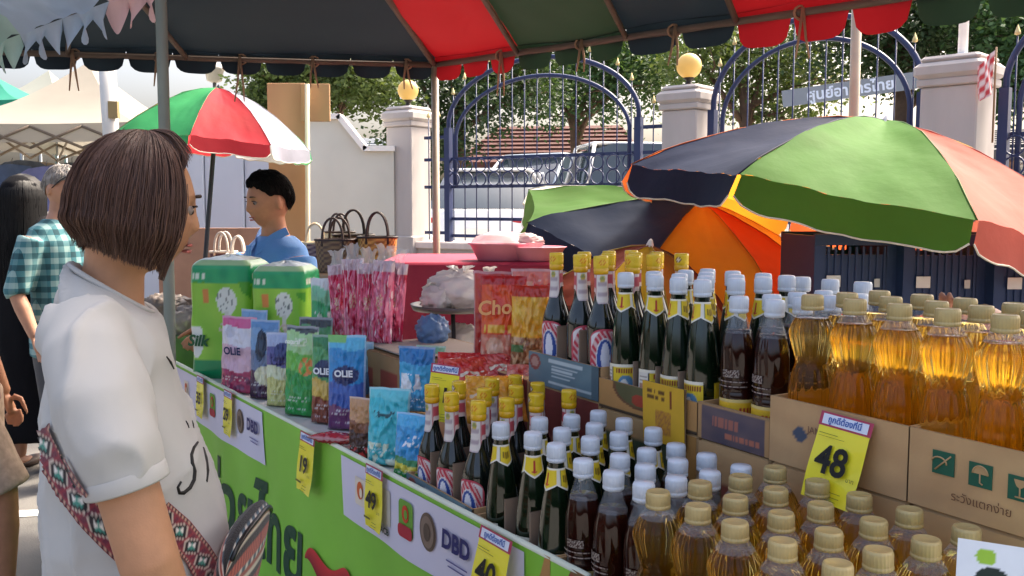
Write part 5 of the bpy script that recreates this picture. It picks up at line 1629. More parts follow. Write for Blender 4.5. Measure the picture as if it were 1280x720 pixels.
# ------------------------------------------------------------------ navy crates
crm = mat('navy_plastic', '#1f3052', .45, var=.12, vs_=8)
def crate(label, mx, w, d, h):
    t = thing('plastic_crate', label, 'crate', mx, 'stacked navy plastic crates')
    for (c, dd, nm) in (((0, -d / 2 + .006, h / 2), (w, .012, h), 'front_wall'), ((0, d / 2 - .006, h / 2), (w, .012, h), 'back_wall')):
        # slotted wall: frame plus slats
        m = MB(); y = c[1]
        m.box((0, y, .02), (w, .014, .04)); m.box((0, y, h - .02), (w, .02, .04))
        for x in (-w / 2 + .02, w / 2 - .02): m.box((x, y, h / 2), (.04, .0145, h - .082))
        m.box((0, y, h * .46), (w - .082, .012, h * .66))
        wall = m.build(nm, crm, t, smooth=False)
        for k in range(9):
            MB().box((-w / 2 + .05 + (w - .1) * k / 8, y - .008 if y < 0 else y + .008, h / 2), (.008, .008, h - .09)).build('rib', crm, wall, smooth=False)
    for s in (-1, 1): MB().box((s * (w / 2 - .006), 0, h / 2), (.0115, d - .026, h * .96)).build('side_wall', crm, t, smooth=False)
    MB().box((0, 0, .008), (w - .03, d - .03, .012)).build('base', crm, t, smooth=False)
    MB().box((-w * .28, -d / 2 - .0135, h * .52), (.05, .002, .04)).build('label_sticker', flat('#c9c6be'), t, smooth=False)
    MB().box((w * .24, -d / 2 - .0135, h * .5), (.02, .002, .03)).build('label_sticker', flat('#b8b6b0'), t, smooth=False)
    return t
lv = ['bottom', 'second from bottom', 'third from bottom', 'top']
for i, px in enumerate((1046, 1152, 1260)):
    for k in range(4):
        crate('navy plastic crate, %s of the %s stack behind the oil bottles' % (lv[k], ['left', 'middle', 'right'][i]), on(px, 3.55 - .05 * i, .351 * k + .002, -.06 + .03 * k), .305 - .004 * (k % 2), .38, .347)

# white card with avocado print at the lower right corner
c = at(1262, 682, Y=1.03)
t = thing('product_card', 'white printed card with dark avocado shape at the lower right corner', 'card', frame(c, (.9, -.42, -.06), (.12, .3, 1)))
def avo(u, v):
    w = H('#e3e6ea')
    if ell(u, v, .28, .78, .1, .12): w = H('#9ac23a')
    if ell(u, v, .36, .30, .22, .34): w = H('#1f2c22')
    if ell(u, v, .36, .34, .1, .12): w = H('#3c4a2c')
    if ell(u, v, .85, .15, .25, .3): w = H('#8fce3a')
    if .55 < u < .8 and .4 < v < .55: w = H('#8fb8dc')
    return w
MB().grid(lambda u, v: V(((u - .5) * .105, -.075 * (1 - v), .0)), 44, 32, avo).build('printed_face', PAPER, t)
MB().box((0, -.0375, -.002), (.104, .074, .002)).build('card_back', flat('#cfcfcf'), t, smooth=False)

# bags of dried goods on the vendor's side, seen past the woman's chin
for i, (px, Y, z, r, c, nm) in enumerate(((206, 4.35, .921, (.12, .1, .10), '#8a7f76', 'grey brown bag of dried goods below the woman\'s chin'), (226, 4.5, .921, (.09, .09, .08), '#9a8a7a', 'tan bag of dried goods beside the tissue pack'), (198, 4.62, .921, (.1, .1, .08), '#6f665f', 'dark grey bag of dried goods behind the front pole'), (228, 4.3, .921, (.08, .07, .07), '#b0a8a0', 'pale bag of dried goods low beside the tissue pack'))):
    crumple(nm, on(px, Y, z, i), r, c, 'goods_bag', sd=30 + i, knot=False)
t = thing('goods_table', 'green cloth table under the bags of dried goods', 'table', on(212, 4.45, 0, .1))
MB().box((0, 0, .90), (.6, .5, .04), bev=.006).build('tabletop', flat('#5c7a4c'), t, smooth=False)
MB().grid(lambda u, v: V((-.3 + .6 * u, -.252 - .01 * sin(u * 40) * v, .9 - .85 * v)), 40, 6, flip=True).build('skirt', flat('#4f7040'), t)
for sx in (-.26, .26):
    for sy in (-.2, .2): MB().tube([(sx, sy, 0), (sx, sy, .88)], .014, 8).build('leg', pipe, t)
for i, (px, Y, z) in enumerate(((206, 4.3, .921), )): pass
# ------------------------------------------------------------------ people
from mathutils.bvhtree import BVHTree
def skin(c): return mat('skin_' + c.strip('#'), c, .5, var=.16, vs_=22, bump=.08, bs=350, spec=.4)
def ell_ring(c, rx, ry, n=24, tilt=0.0, e=1.0):
    r = []
    for k in range(n):
        a = 2 * pi * k / n
        x = abs(cos(a)) ** e * math.copysign(1, cos(a)) * rx; y = abs(sin(a)) ** e * math.copysign(1, sin(a)) * ry
        r.append(V((c[0] + x, c[1] + y, c[2] + tilt * x)))
    return r
def head_geo(mb, mx, k=1.0, nu=56, nv=48):
    """head, face towards local +x, centred between chin and crown (height .23*k)"""
    def fp(u, v):
        ph = 2 * pi * u; th = pi * (1 - v)
        d = V((sin(th) * cos(ph), sin(th) * sin(ph), cos(th)))
        x, y, z = d.x * .096, d.y * .076, d.z * .116
        if z < 0:
            f = -z / .116
            y *= 1 - .34 * f ** 1.3
            if x < 0: x *= 1 - .45 * f ** 1.2
            else: x *= 1 + .06 * f
        if x > 0: x *= .94 + .06 * (1 - abs(d.y))
        if d.x > .2:
            g = lambda c0, cz, sy, sz: exp(-((abs(y) - c0) / sy) ** 2 - ((z - cz) / sz) ** 2)
            x += .015 * g(0, -.026, .0105, .012) + .010 * g(0, -.006, .008, .022)
            x -= .009 * g(.031, .004, .016, .012)
            x += .004 * g(.03, .026, .022, .009)
            x += .007 * g(0, -.055, .02, .006) + .006 * g(0, -.068, .017, .006) - .003 * g(0, -.061, .02, .003)
            x += .008 * g(0, -.095, .02, .014)
            x += .003 * g(.045, -.02, .02, .02)
        return mx @ (V((x, y, z)) * k)
    mb.grid(fp, nu, nv)
    for s in (-1, 1):
        c = mx @ (V((-.008, s * .077, -.012)) * k)
        e = MB(); e.sphere((0, 0, 0), (.017 * k, .009 * k, .030 * k), 14, 10)
        R_ = mx.to_3x3() @ M.Rotation(s * .35, 3, 'Z')
        mb.add([c + R_ @ V(p) for p in e.v], e.f)
def face_parts(t, mx, k=1.0, brow='#241a16', lip='#a85f56'):
    for s in (-1, 1):
        MB().sphere((0, 0, 0), .0095 * k, 14, 10).build('eye', flat('#8f8078', .3), t, mx=mx @ T(.0768 * k, s * .031 * k, .003 * k))
        MB().sphere((0, 0, 0), .0062 * k, 12, 8).build('iris', flat('#22140f', .15), t, mx=mx @ T(.0812 * k, s * .0315 * k, .0015 * k))
        m = MB(); m.tube([mx @ (V((.091 - .010 * abs(q), s * (.030 + .016 * q), .0115 - .004 * q * q)) * k) for q in (-1, -.5, 0, .5, 1)], [.0012 * k, .0018 * k, .002 * k, .0016 * k, .0008 * k], 6)
        m.build('eyelash_line', flat('#2a1c18'), t)
        m = MB(); m.tube([mx @ (V((.0965 - .013 * abs(q + .2), s * (.031 + .019 * q), .027 + .003 * (1 - q * q))) * k) for q in (-1, -.5, 0, .5, 1)], [.002 * k, .0032 * k, .0032 * k, .0025 * k, .001 * k], 6)
        m.build('eyebrow', flat(brow), t)
    for z, r in ((-.0555, .0030), (-.0665, .0036)):
        m = MB(); m.tube([mx @ (V((.0985 - .011 * abs(q) ** 1.6 - (.001 if z < -.06 else 0), .021 * q, z - .002 * (abs(q)) + .0)) * k) for q in (-1, -.6, -.2, .2, .6, 1)], [.001 * k, r * k * .8, r * k, r * k, r * k * .8, .001 * k], 8)
        m.build('lip', flat(lip, .45), t)
def hand_geo(mb, wr, d, side, k=1.0, curl=.35):
    """palm + four fingers + thumb from wrist wr along d; side = unit vector towards the thumb"""
    d = V(d).normalized(); side = (V(side) - d * V(side).dot(d)).normalized(); nrm = d.cross(side)
    p1 = wr + d * .085 * k
    mb.tube([wr - d * .02, wr + d * .02 * k, wr + d * .055 * k, p1], [.024 * k, .030 * k, .036 * k, .033 * k], 12, flat=.42)
    for i, L in enumerate((.066, .075, .07, .055)):
        o = side * (.027 - .018 * i) * k
        a = p1 + o - d * .008
        b = a + (d + nrm * curl * .3) * L * .45 * k
        c = b + (d * .8 + nrm * curl) * L * .32 * k
        e = c + (d * .6 + nrm * curl * 1.3) * L * .26 * k
        mb.tube([a, b, c, e], [.0095 * k, .009 * k, .008 * k, .0055 * k], 8)
    a = wr + d * .022 * k + side * .026 * k
    mb.tube([a, a + (d * .6 + side * .7) * .035 * k, a + (d * .95 + side * .55 + nrm * .3) * .06 * k, a + (d * 1.1 + side * .5 + nrm * .4) * .078 * k], [.013 * k, .0115 * k, .0095 * k, .006 * k], 8)
def wrinkle(me, amp, sc=(9, 9, 4), seed=0.0, seam=None):
    nrm = [v.normal.copy() for v in me.vertices]
    for v, n in zip(me.vertices, nrm):
        p = v.co
        a = noise.noise(V((p.x * sc[0] + seed, p.y * sc[1], p.z * sc[2])))
        b = noise.noise(V((p.x * sc[0] * 2.3 + p.z * 7, p.y * sc[1] * 2.3, p.z * sc[2] * 2 + seed)))
        v.co = p + n * amp * ((1 - abs(a) * 2.2) * .7 + b * .5)
    me.update()
def person(label, loc, rz, Ht, skin_c, arms=None, legs=None, torso=1.0, head_yaw=0.0, head_pitch=0.0, voxel=.0075, hand=True, lean=0.0):
    t = thing('person', label, 'person', T(*loc) @ RZ(rz))
    mb = MB(); w = torso
    rs = [ell_ring((0, 0, .47 * Ht), .095 * w, .15 * w), ell_ring((0, 0, .53 * Ht), .10 * w, .16 * w), ell_ring((0, 0, .60 * Ht), .092 * w, .135 * w),
          ell_ring((0, 0, .70 * Ht), .105 * w, .15 * w), ell_ring((-.005, 0, .77 * Ht), .10 * w, .165 * w), ell_ring((-.01, 0, .81 * Ht), .075 * w, .145 * w),
          ell_ring((-.008, 0, .835 * Ht), .058, .075), ell_ring((0, 0, .86 * Ht), .052, .054), ell_ring((.012, 0, .90 * Ht), .052, .052)]
    mb.rings(rs)
    hm = T(.022, 0, Ht - .116) @ RZ(head_yaw) @ RY(head_pitch)
    head_geo(mb, hm)
    arms = arms or [[(0, s * .165 * w, .785 * Ht), (-.02, s * .235 * w, .61 * Ht), (.06, s * .24 * w, .47 * Ht)] for s in (1, -1)]
    legs = legs or [[(0, s * .085, .5 * Ht), (.015, s * .09, .28 * Ht), (-.02, s * .09, .05 * Ht)] for s in (1, -1)]
    for i, a in enumerate(arms):
        a = [V(p) for p in a]
        mb.tube([a[0], a[0].lerp(a[1], .5), a[1], a[1].lerp(a[2], .35), a[2]], [.052, .046, .04, .04, .027], 14)
        if hand: hand_geo(mb, a[2], a[2] - a[1], V((1, 0, 0)))
    for L in legs:
        L = [V(p) for p in L]
        mb.tube([L[0], L[0].lerp(L[1], .5), L[1], L[1].lerp(L[2], .35), L[2]], [.085, .07, .052, .054, .034], 16)
        mb.tube([L[2] + V((-.04, 0, -.03)), L[2] + V((.03, 0, -.04)), L[2] + V((.12, 0, -.055)), L[2] + V((.17, 0, -.062))], [.03, .036, .034, .018], 12, flat=.75)
    me = remesh(mb, voxel, 2, .4)
    me.materials.append(skin(skin_c))
    link('body', me, t)
    return t, hm, arms, legs
def shirt(t, Ht, w, arms, sl, m, zlow=.47, grow=.016, voxel=.011, amp=.004, name='shirt', seed=0, neck=.838):
    mb = MB(); g = grow
    mb.rings([ell_ring((0, 0, zlow * Ht), .112 * w + g, .165 * w + g), ell_ring((0, 0, .53 * Ht), .105 * w + g, .162 * w + g), ell_ring((0, 0, .60 * Ht), .10 * w + g, .148 * w + g), ell_ring((0, 0, .70 * Ht), .108 * w + g, .155 * w + g),
              ell_ring((-.005, 0, .77 * Ht), .10 * w + g, .168 * w + g), ell_ring((-.01, 0, .81 * Ht), .075 * w + g, .148 * w + g), ell_ring((-.008, 0, neck * Ht), .058 + g * .8, .075 + g * .6)])
    for a in arms:
        a = [V(p) for p in a]
        pts = [a[0] + V((0, 0, -.005)), a[0].lerp(a[1], .5), a[0].lerp(a[1], min(1, sl))]
        rr = [.056 + g, .056 + g, .056 + g]
        if sl > 1: pts.append(a[1].lerp(a[2], sl - 1)); rr = [.056 + g, .05 + g, .046 + g, .036 + g]
        mb.tube(pts, rr, 16)
    me = remesh(mb, voxel, 4, .5); wrinkle(me, amp, seed=seed)
    me.materials.append(m)
    return link(name, me, t)
def trousers(t, Ht, legs, m, frac=.95, g=.018, name='trousers', w=1.0):
    mb = MB()
    mb.rings([ell_ring((0, 0, .45 * Ht), .10 * w + g, .15 * w + g), ell_ring((0, 0, .52 * Ht), .102 * w + g, .155 * w + g), ell_ring((0, 0, .585 * Ht), .092 * w + g, .135 * w + g)])
    for L in legs:
        L = [V(p) for p in L]
        if frac <= .5: mb.tube([L[0], L[0].lerp(L[1], .5), L[0].lerp(L[1], frac * 2)], [.09 + g, .08 + g, .07 + g * 1.6], 16)
        else: mb.tube([L[0], L[0].lerp(L[1], .5), L[1], L[1].lerp(L[2], frac)], [.09 + g, .075 + g, .058 + g, .05 + g], 16)
    me = remesh(mb, .012, 4, .5); wrinkle(me, .004, seed=3)
    me.materials.append(m); return link(name, me, t)
def hair_cap(t, hm, colr, k=1.0, zcut=.0, front=.045, back=-.06, grow=.012, sd=0.0, part='hair', drop=0.0, nstr=260):
    """short hair: shell over the skull plus short strands"""
    hmat = mat('hair_' + colr.strip('#'), colr, .75, var=.3, vs_=60, stretch=(1, 1, .2), spec=.15)
    mb = MB()
    def fp(u, v):
        ph = 2 * pi * u
        lim = 2.05 if abs(ph - pi) < 1.4 else 0
        f = .5 + .5 * cos(ph)                       # 1 at the face
        thm = (1 - f) * 2.0 + f * .98 - .12 * exp(-((ph - pi) / .3) ** 2) * 0
        thm = 2.0 - .62 * sm(.12, .45, f) - .40 * sm(.6, .95, f) + .10 * noise.noise(V((ph * 5, sd, 1.0)))
        th = thm * v
        d = V((sin(th) * cos(ph), sin(th) * sin(ph), cos(th)))
        g = grow * (1.0 - .75 * sm(.8, 1, v)) + .004 * noise.noise(V((ph * 3, th * 4, sd)))
        p = V((d.x * (.096 + g), d.y * (.076 + g), d.z * (.116 + g)))
        if p.z < 0 and p.x < 0: p.x *= 1 - .3 * (-p.z / .116)
        return hm @ (p * k)
    mb.grid(fp, 64, 22)
    rnd = random.Random(int(sd * 10) + 3)
    for q in range(nstr):
        u = rnd.random(); v0 = rnd.uniform(.1, .85)
        pts = [fp(u + rnd.uniform(-.004, .004) * j, min(1, v0 + .05 * j)) for j in range(5)]
        c = hm.translation
        pts = [c + (p - c) * (1.015 + .006 * j) for j, p in enumerate(pts)]
        mb.tube(pts, [.0012, .0022, .0022, .0016, .0004], 4)
    return mb.build(part, hmat, t)

# ---- vendor in the blue polo shirt
vx = at(343, 300, Y=4.06)
t, hm, ar, lg = person('vendor in a light blue polo shirt with short black hair looking left', (vx.x, 4.06, 0), 3.98, 1.64, '#b5805f', torso=1.05,
                       arms=[[(0, .175, 1.285), (.02, .25, 1.01), (.2, .2, .93)], [(0, -.175, 1.285), (.04, -.24, 1.02), (.22, -.18, .96)]], head_yaw=-.15, head_pitch=.16, voxel=.0058)
face_parts(t, hm); hair_cap(t, hm, '#0e0c0a', sd=1, grow=.016, nstr=900)
polo = mat('polo_blue', '#5f93cf', .85, var=.08, vs_=12, bump=.25, bs=260, sheen=.2)
shirt(t, 1.64, 1.05, ar, .85, polo, seed=1, amp=.0035, voxel=.010)
m = MB()
for s in (-1, 1):
    m.grid(lambda u, v: V((.088 - .085 * u - .008 * v + .030 * v * (1 - u), s * (.006 + .084 * u ** .7 + .014 * v), 1.392 - .012 * (1 - u) - .05 * v * (1 - .4 * u) - .035 * (1 - u) ** 2 + .02 * u)), 12, 6)
m.build('collar', polo, t)
MB().box((.128, 0, 1.277), (.006, .028, .12)).build('placket', polo, t, smooth=False)
trousers(t, 1.64, lg, flat('#2d3340'))
# ---- man in the plaid shirt
def plaid_mat():
    m = mat('plaid_cloth', '#5d8f94', .85, var=.1, bump=.1, bs=200)
    nt = m.node_tree; N = nt.nodes; L = nt.links; b = N['Principled BSDF']
    tc = N.new('ShaderNodeTexCoord'); sx = N.new('ShaderNodeSeparateXYZ'); L.new(tc.outputs['Object'], sx.inputs[0])
    cols = []
    for ax, sc in (('Y', 17.0), ('Z', 17.0), ('X', 17.0)):
        mm = N.new('ShaderNodeMath'); mm.operation = 'MULTIPLY'; mm.inputs[1].default_value = sc; L.new(sx.outputs[ax], mm.inputs[0])
        fr = N.new('ShaderNodeMath'); fr.operation = 'FRACT'; L.new(mm.outputs[0], fr.inputs[0])
        gt = N.new('ShaderNodeMath'); gt.operation = 'GREATER_THAN'; gt.inputs[1].default_value = .5; L.new(fr.outputs[0], gt.inputs[0])
        cols.append(gt.outputs[0])
    ad = N.new('ShaderNodeMath'); ad.operation = 'ADD'; L.new(cols[0], ad.inputs[0]); L.new(cols[1], ad.inputs[1])
    ad2 = N.new('ShaderNodeMath'); ad2.operation = 'MULTIPLY_ADD'; L.new(cols[2], ad2.inputs[0]); ad2.inputs[1].default_value = .35; L.new(ad.outputs[0], ad2.inputs[2])
    cr = N.new('ShaderNodeValToRGB'); dv = N.new('ShaderNodeMath'); dv.operation = 'DIVIDE'; dv.inputs[1].default_value = 2.4
    L.new(ad2.outputs[0], dv.inputs[0]); L.new(dv.outputs[0], cr.inputs[0])
    cr.color_ramp.elements[0].color = (*H('#1f464e'), 1); cr.color_ramp.elements[1].color = (*H('#93b0ad'), 1)
    e = cr.color_ramp.elements.new(.45); e.color = (*H('#3f747c'), 1)
    L.new(cr.outputs[0], b.inputs['Base Color']); return m
PLAID = plaid_mat()
mx_ = at(76, 300, Y=5.0)
t, hm, ar, lg = person('man in a teal plaid shirt with grey hair and sunglasses on his head', (mx_.x, 5.0, 0), -.35, 1.71, '#b98a70', torso=1.08,
                       arms=[[(0, .18, 1.34), (-.02, .25, 1.05), (.14, .22, .88)], [(0, -.18, 1.34), (-.04, -.26, 1.06), (.06, -.25, .84)]], head_pitch=.2, voxel=.0065)
face_parts(t, hm, brow='#7d766f'); hair_cap(t, hm, '#8f8a85', sd=2, grow=.011)
shirt(t, 1.71, 1.08, ar, 1.05, PLAID, seed=5, amp=.005, zlow=.42)
trousers(t, 1.71, lg, flat('#3a3d44'))
g = thing('sunglasses', 'dark sunglasses pushed up on the grey-haired man', 'sunglasses', t.matrix_world @ hm @ T(.085, 0, .072) @ RY(-.75))
for s in (-1, 1):
    MB().sphere((0, s * .033, 0), (.008, .029, .021), 16, 10).build('lens', flat('#121418', .1), g)
    MB().tube([(.0, s * .06, .008), (-.05, s * .078, .004), (-.12, s * .076, -.0)], .003, 6).build('temple_arm', flat('#1a1a1c', .3), g)
MB().tube([(.004, -.008, .006), (.006, 0, .009), (.004, .008, .006)], .0025, 6).build('bridge', flat('#1a1a1c', .3), g)
# ---- woman in black with a long black dress, seen from behind
bx = at(33, 300, Y=5.3)
t, hm, ar, lg = person('woman with long black hair in a long black dress seen from behind', (bx.x, 5.3, 0), 1.35, 1.66, '#a87a5e', head_pitch=.1, voxel=.009)
blk = mat('black_cloth', '#0d0d11', .9, var=.2, vs_=8, bump=.15, bs=120, spec=.2)
mb = MB(); rs = []
for z, rx, ry in ((.20, .21, .25), (.5, .19, .235), (.8, .165, .215), (1.0, .145, .20), (1.2, .14, .21), (1.33, .125, .205), (1.40, .10, .14), (1.46, .098, .10), (1.54, .122, .103), (1.62, .11, .094), (1.67, .06, .05)):
    rs.append(ell_ring((-.015 if z > 1.4 else 0, 0, z), rx, ry))
mb.rings(rs)
for a in ar:
    a = [V(p) for p in a]; mb.tube([a[0], a[1], a[2]], [.075, .07, .06], 14)
me = remesh(mb, .013, 5, .5); wrinkle(me, .009, (7, 7, 1.6), 2)
me.materials.append(blk); link('dress', me, t)
bh = mat('long_black_hair', '#0c0b0c', .5, var=.3, vs_=60, spec=.3)
mb = MB(); rq = random.Random(3)
for q in range(700):
    ph = rq.uniform(1.0, 2 * pi - 1.0); L_ = rq.uniform(.30, .52); pts = []
    for j in range(12):
        f = j / 11; th = min(1.75, .15 + f * 4.2); k = 1.0 + .04 * rq.random()
        p = V((sin(th) * cos(ph) * .128, sin(th) * sin(ph) * .110, cos(th) * .125))
        if f > .4: p.z -= L_ * (f - .4) / .6; p.x -= .03 * (f - .4)
        pts.append(V((-.01 + p.x * k, p.y * k, 1.555 + p.z)))
    mb.tube(pts, [.004] * 10 + [.003, .001], 3, cap=False)
mb.build('hair', bh, t)
for s in (-1, 1):
    MB().sphere((.06, s * .09, .03), (.13, .045, .03), 14, 8).build('shoe', flat('#3a2a22'), t)
# ---- shopper half out of the picture at the left edge
sx_ = at(-60, 300, Y=3.45)
t, hm, ar, lg = person('person in tan shorts half cut off by the left edge of the picture', (sx_.x, 3.45, 0), .12, 1.62, '#a9765a',
                       legs=[[(0, .085, .81), (.02, .09, .45), (-.03, .09, .08)], [(.02, -.085, .81), (.17, -.09, .46), (.16, -.09, .08)]], voxel=.008)
face_parts(t, hm); hair_cap(t, hm, '#1d1714', sd=4, grow=.02)
shirt(t, 1.62, 1.0, ar, .7, mat('cloth_rose', '#8f6f6a', .9, var=.25, vs_=30), seed=9)
trousers(t, 1.62, lg, mat('cloth_tan', '#b59a88', .9, var=.3, vs_=40), frac=.5, g=.02, name='shorts')

# ------------------------------------------------------------------ the woman in white (foreground)
SK = '#b98866'
wc = at(150, 258, Y=1.48)
t = thing('person', 'woman in a white T-shirt with a brown bob looking at the goods', 'person', loc=(wc.x, 1.48, 0))
W0 = V((wc.x, 1.48, 0))
def wp(px, py, Y=1.48): return at(px, py, Y=Y) - W0
WY = .40
hm = T(*wp(171, 256)) @ RZ(.62) @ RY(.16) @ M.Scale(.92, 4)
def turn(ring):
    c = sum(ring, V()) / len(ring); R_ = M.Rotation(WY, 3, 'Z')
    return [c + R_ @ (p - c) for p in ring]
def mirror(p):
    c = wp(150, 450); l = V((-sin(WY), cos(WY), 0)); q = V((p.x - c.x, p.y, 0))
    return p - l * (2 * q.dot(l))
arm_pts = [wp(112, 425, 1.34), wp(135, 520, 1.27), wp(160, 612, 1.25), wp(186, 700, 1.24), wp(222, 800, 1.26), wp(262, 850, 1.30)]
mb = MB()
head_geo(mb, hm, 1.0, 72, 60)
nk = [wp(146, 285), wp(143, 335), wp(136, 375), wp(130, 420)]
mb.tube(nk, [.044, .045, .053, .078], 20)
body_rs = []
for (py, xa_, xb_, hw) in ((395, 82, 192, .11), (440, 66, 196, .15), (520, 66, 212, .155), (620, 70, 250, .155), (720, 70, 255, .155), (820, 66, 252, .16)):
    a, b = wp(xa_, py), wp(xb_, py)
    body_rs.append(turn(ell_ring(((a.x + b.x) / 2, 0, a.z), (b.x - a.x) / 2, hw)))
mb.rings(body_rs[::-1])
mb.tube(arm_pts, [.046, .044, .0415, .040, .035, .027], 18)
hand_geo(mb, arm_pts[-1], arm_pts[-1] - arm_pts[-2], V((0, 0, 1)))
fa_ = [mirror(p) for p in arm_pts]
mb.tube(fa_, [.046, .044, .0415, .040, .035, .027], 18)
hand_geo(mb, fa_[-1], fa_[-1] - fa_[-2], V((0, 0, 1)))
zhip = body_rs[-1][0].z
cxb = (wp(66, 800).x + wp(262, 800).x) / 2
for s in (-1, 1):
    mb.tube([V((cxb, s * .09, zhip + .05)), V((cxb + .01, s * .09, .42)), V((cxb - .01, s * .09, .08))], [.10, .06, .04], 16)
    mb.tube([V((cxb - .06, s * .09, .045)), V((cxb + .06, s * .09, .04)), V((cxb + .17, s * .09, .025))], [.032, .038, .022], 12)
me = remesh(mb, .0052, 3, .45)
me.materials.append(skin(SK)); link('body', me, t)
face_parts(t, hm, brow='#3a2a24', lip='#b5655c')
# T-shirt
mb = MB(); rs = []
def tring(py, xa_, xb_, hw, tl=0.0, e=.92):
    a, b = wp(xa_, py), wp(xb_, py)
    return turn(ell_ring(((a.x + b.x) / 2, 0, a.z), (b.x - a.x) / 2, hw, 40, tl, e))
for q in ((830, 62, 282, .20), (760, 64, 284, .20), (690, 66, 278, .19), (640, 66, 274, .185), (590, 66, 262, .18), (540, 64, 242, .175), (495, 63, 224, .172), (450, 67, 210, .172)):
    rs.append(tring(*q))
rs.append(tring(418, 72, 204, .165, -.05)); rs.append(tring(392, 80, 198, .14, -.16)); rs.append(tring(375, 80, 196, .115, -.35)); rs.append(tring(366, 87, 192, .082, -.6)); rs.append(tring(362, 92, 187, .064, -.66))
mb.rings(rs)
sl = [wp(108, 405, 1.38), wp(112, 450, 1.31), wp(126, 510, 1.27), wp(146, 565, 1.25), wp(158, 603, 1.25)]
mb.tube(sl, [.058, .064, .064, .059, .054], 24)
sl2 = [mirror(p) for p in sl]
mb.tube(sl2, [.058, .064, .064, .059, .054], 24)
sme = remesh(mb, .0065, 5, .5)
# folds: diagonal pulls from the armpit and soft drapes
import bmesh
nr = [v.normal.copy() for v in sme.vertices]
arm0 = wp(150, 500, 1.3)
for v, n in zip(sme.vertices, nr):
    p = v.co
    low = sm(1.25, 1.0, p.z)
    a = noise.noise(V((p.x * 7 + p.z * 5, p.y * 6, p.z * 6 - p.x * 3)))
    b = noise.noise(V((p.x * 16 - p.z * 12, p.y * 14 + 5, p.z * 10)))
    d = (p - arm0).length
    ang = math.atan2(p.z - arm0.z, p.x - arm0.x)
    pull = exp(-(d / .2) ** 2) * sin(38 * (p.x * .75 + p.z * .66) + 5 * noise.noise(p * 4))
    c = noise.noise(V((p.x * 5 + 2, p.y * 5, p.z * 3 + p.x * 4)))
    ridge = (1 - min(1, abs(noise.noise(V((p.x * 9 + p.z * 7, p.y * 7, p.z * 5 - p.x * 6 + 3)))) * 3.2)) ** 2
    v.co = p + n * (.005 * (1 - abs(a) * 2.4) + .002 * b + .003 * pull + .013 * (ridge - .35) * (.35 + .65 * sm(-.3, .3, c)) + .004 * sin(p.x * 30 + p.z * 8) * low * .4)
sme.update()
wht = mat('white_cotton', '#b4b2ad', .85, var=.05, vs_=10, bump=.05, bs=900, sheen=.1)
sme.materials.append(wht)
so = link('t_shirt', sme, t)
# collar ribbing
cr = rs[-1]; cc = sum(cr, V()) / len(cr)
MB().tube([cc + (p - cc) * .99 + V((0, 0, .002)) for p in cr + [cr[0]]], .0045, 8, cap=False).build('collar_rib', wht, so)
# sleeve hem
e0, e1 = sl[-1], sl[-2]; ax_ = (e0 - e1).normalized(); pa = ax_.cross(V((0, 1, 0))).normalized(); pb = ax_.cross(pa)
hb = []
for (dd, r_) in ((-.016, .0548), (-.013, .0562), (.004, .0565), (.0065, .0555), (.0055, .0525), (-.010, .051)):
    hb.append([e0 + ax_ * dd + (pa * cos(w) + pb * sin(w)) * r_ for w in [2 * pi * i / 36 for i in range(36)]])
MB().rings(hb, cap=False).build('sleeve_hem', wht, so)
# printed strokes on the shirt front
bv = BVHTree.FromPolygons([v.co for v in sme.vertices], [tuple(p.vertices) for p in sme.polygons])
camL = V((0, 0, CAMZ)) - W0
def onshirt(px, py, off=.0015):
    d = (at(px, py, Y=1.0) - V((0, 0, CAMZ))).normalized()
    h, n, i, ds = bv.ray_cast(camL, d)
    return None if h is None else h + n * off
def stroke(pp, r):
    pts = [onshirt(x, y, .0002) for x, y in pp]; pts = [p for p in pts if p is not None]
    return MB().tube(pts, [r * (.6 + .4 * sin(pi * i / (len(pts) - 1))) for i in range(len(pts))], 6).build('print_stroke', INK, so) if len(pts) > 2 else None
stroke([(247, 553), (242, 560), (239, 569), (240, 579), (243, 589), (242, 600), (237, 610), (230, 616), (224, 616), (222, 609), (226, 602)], .0034)
stroke([(254, 560), (257, 572), (259, 588), (258, 602)], .0034)
stroke([(208, 446), (213, 453), (217, 461)], .0024); stroke([(232, 526), (234, 530), (236, 535)], .0018); stroke([(240, 526), (241, 530), (242, 535)], .0018)
trm = mat('dark_trousers', '#2b2d36', .85, var=.15)
mb = MB()
mb.rings([ell_ring((cxb, 0, zhip - .12), .13, .19), ell_ring((cxb, 0, zhip + .02), .135, .195), ell_ring((cxb, 0, zhip + .12), .12, .18)])
for s in (-1, 1): mb.tube([V((cxb, s * .095, zhip)), V((cxb + .01, s * .095, .42)), V((cxb - .01, s * .095, .10))], [.115, .085, .07], 16)
me = remesh(mb, .013, 4, .5); wrinkle(me, .005); me.materials.append(trm); link('trousers', me, t)

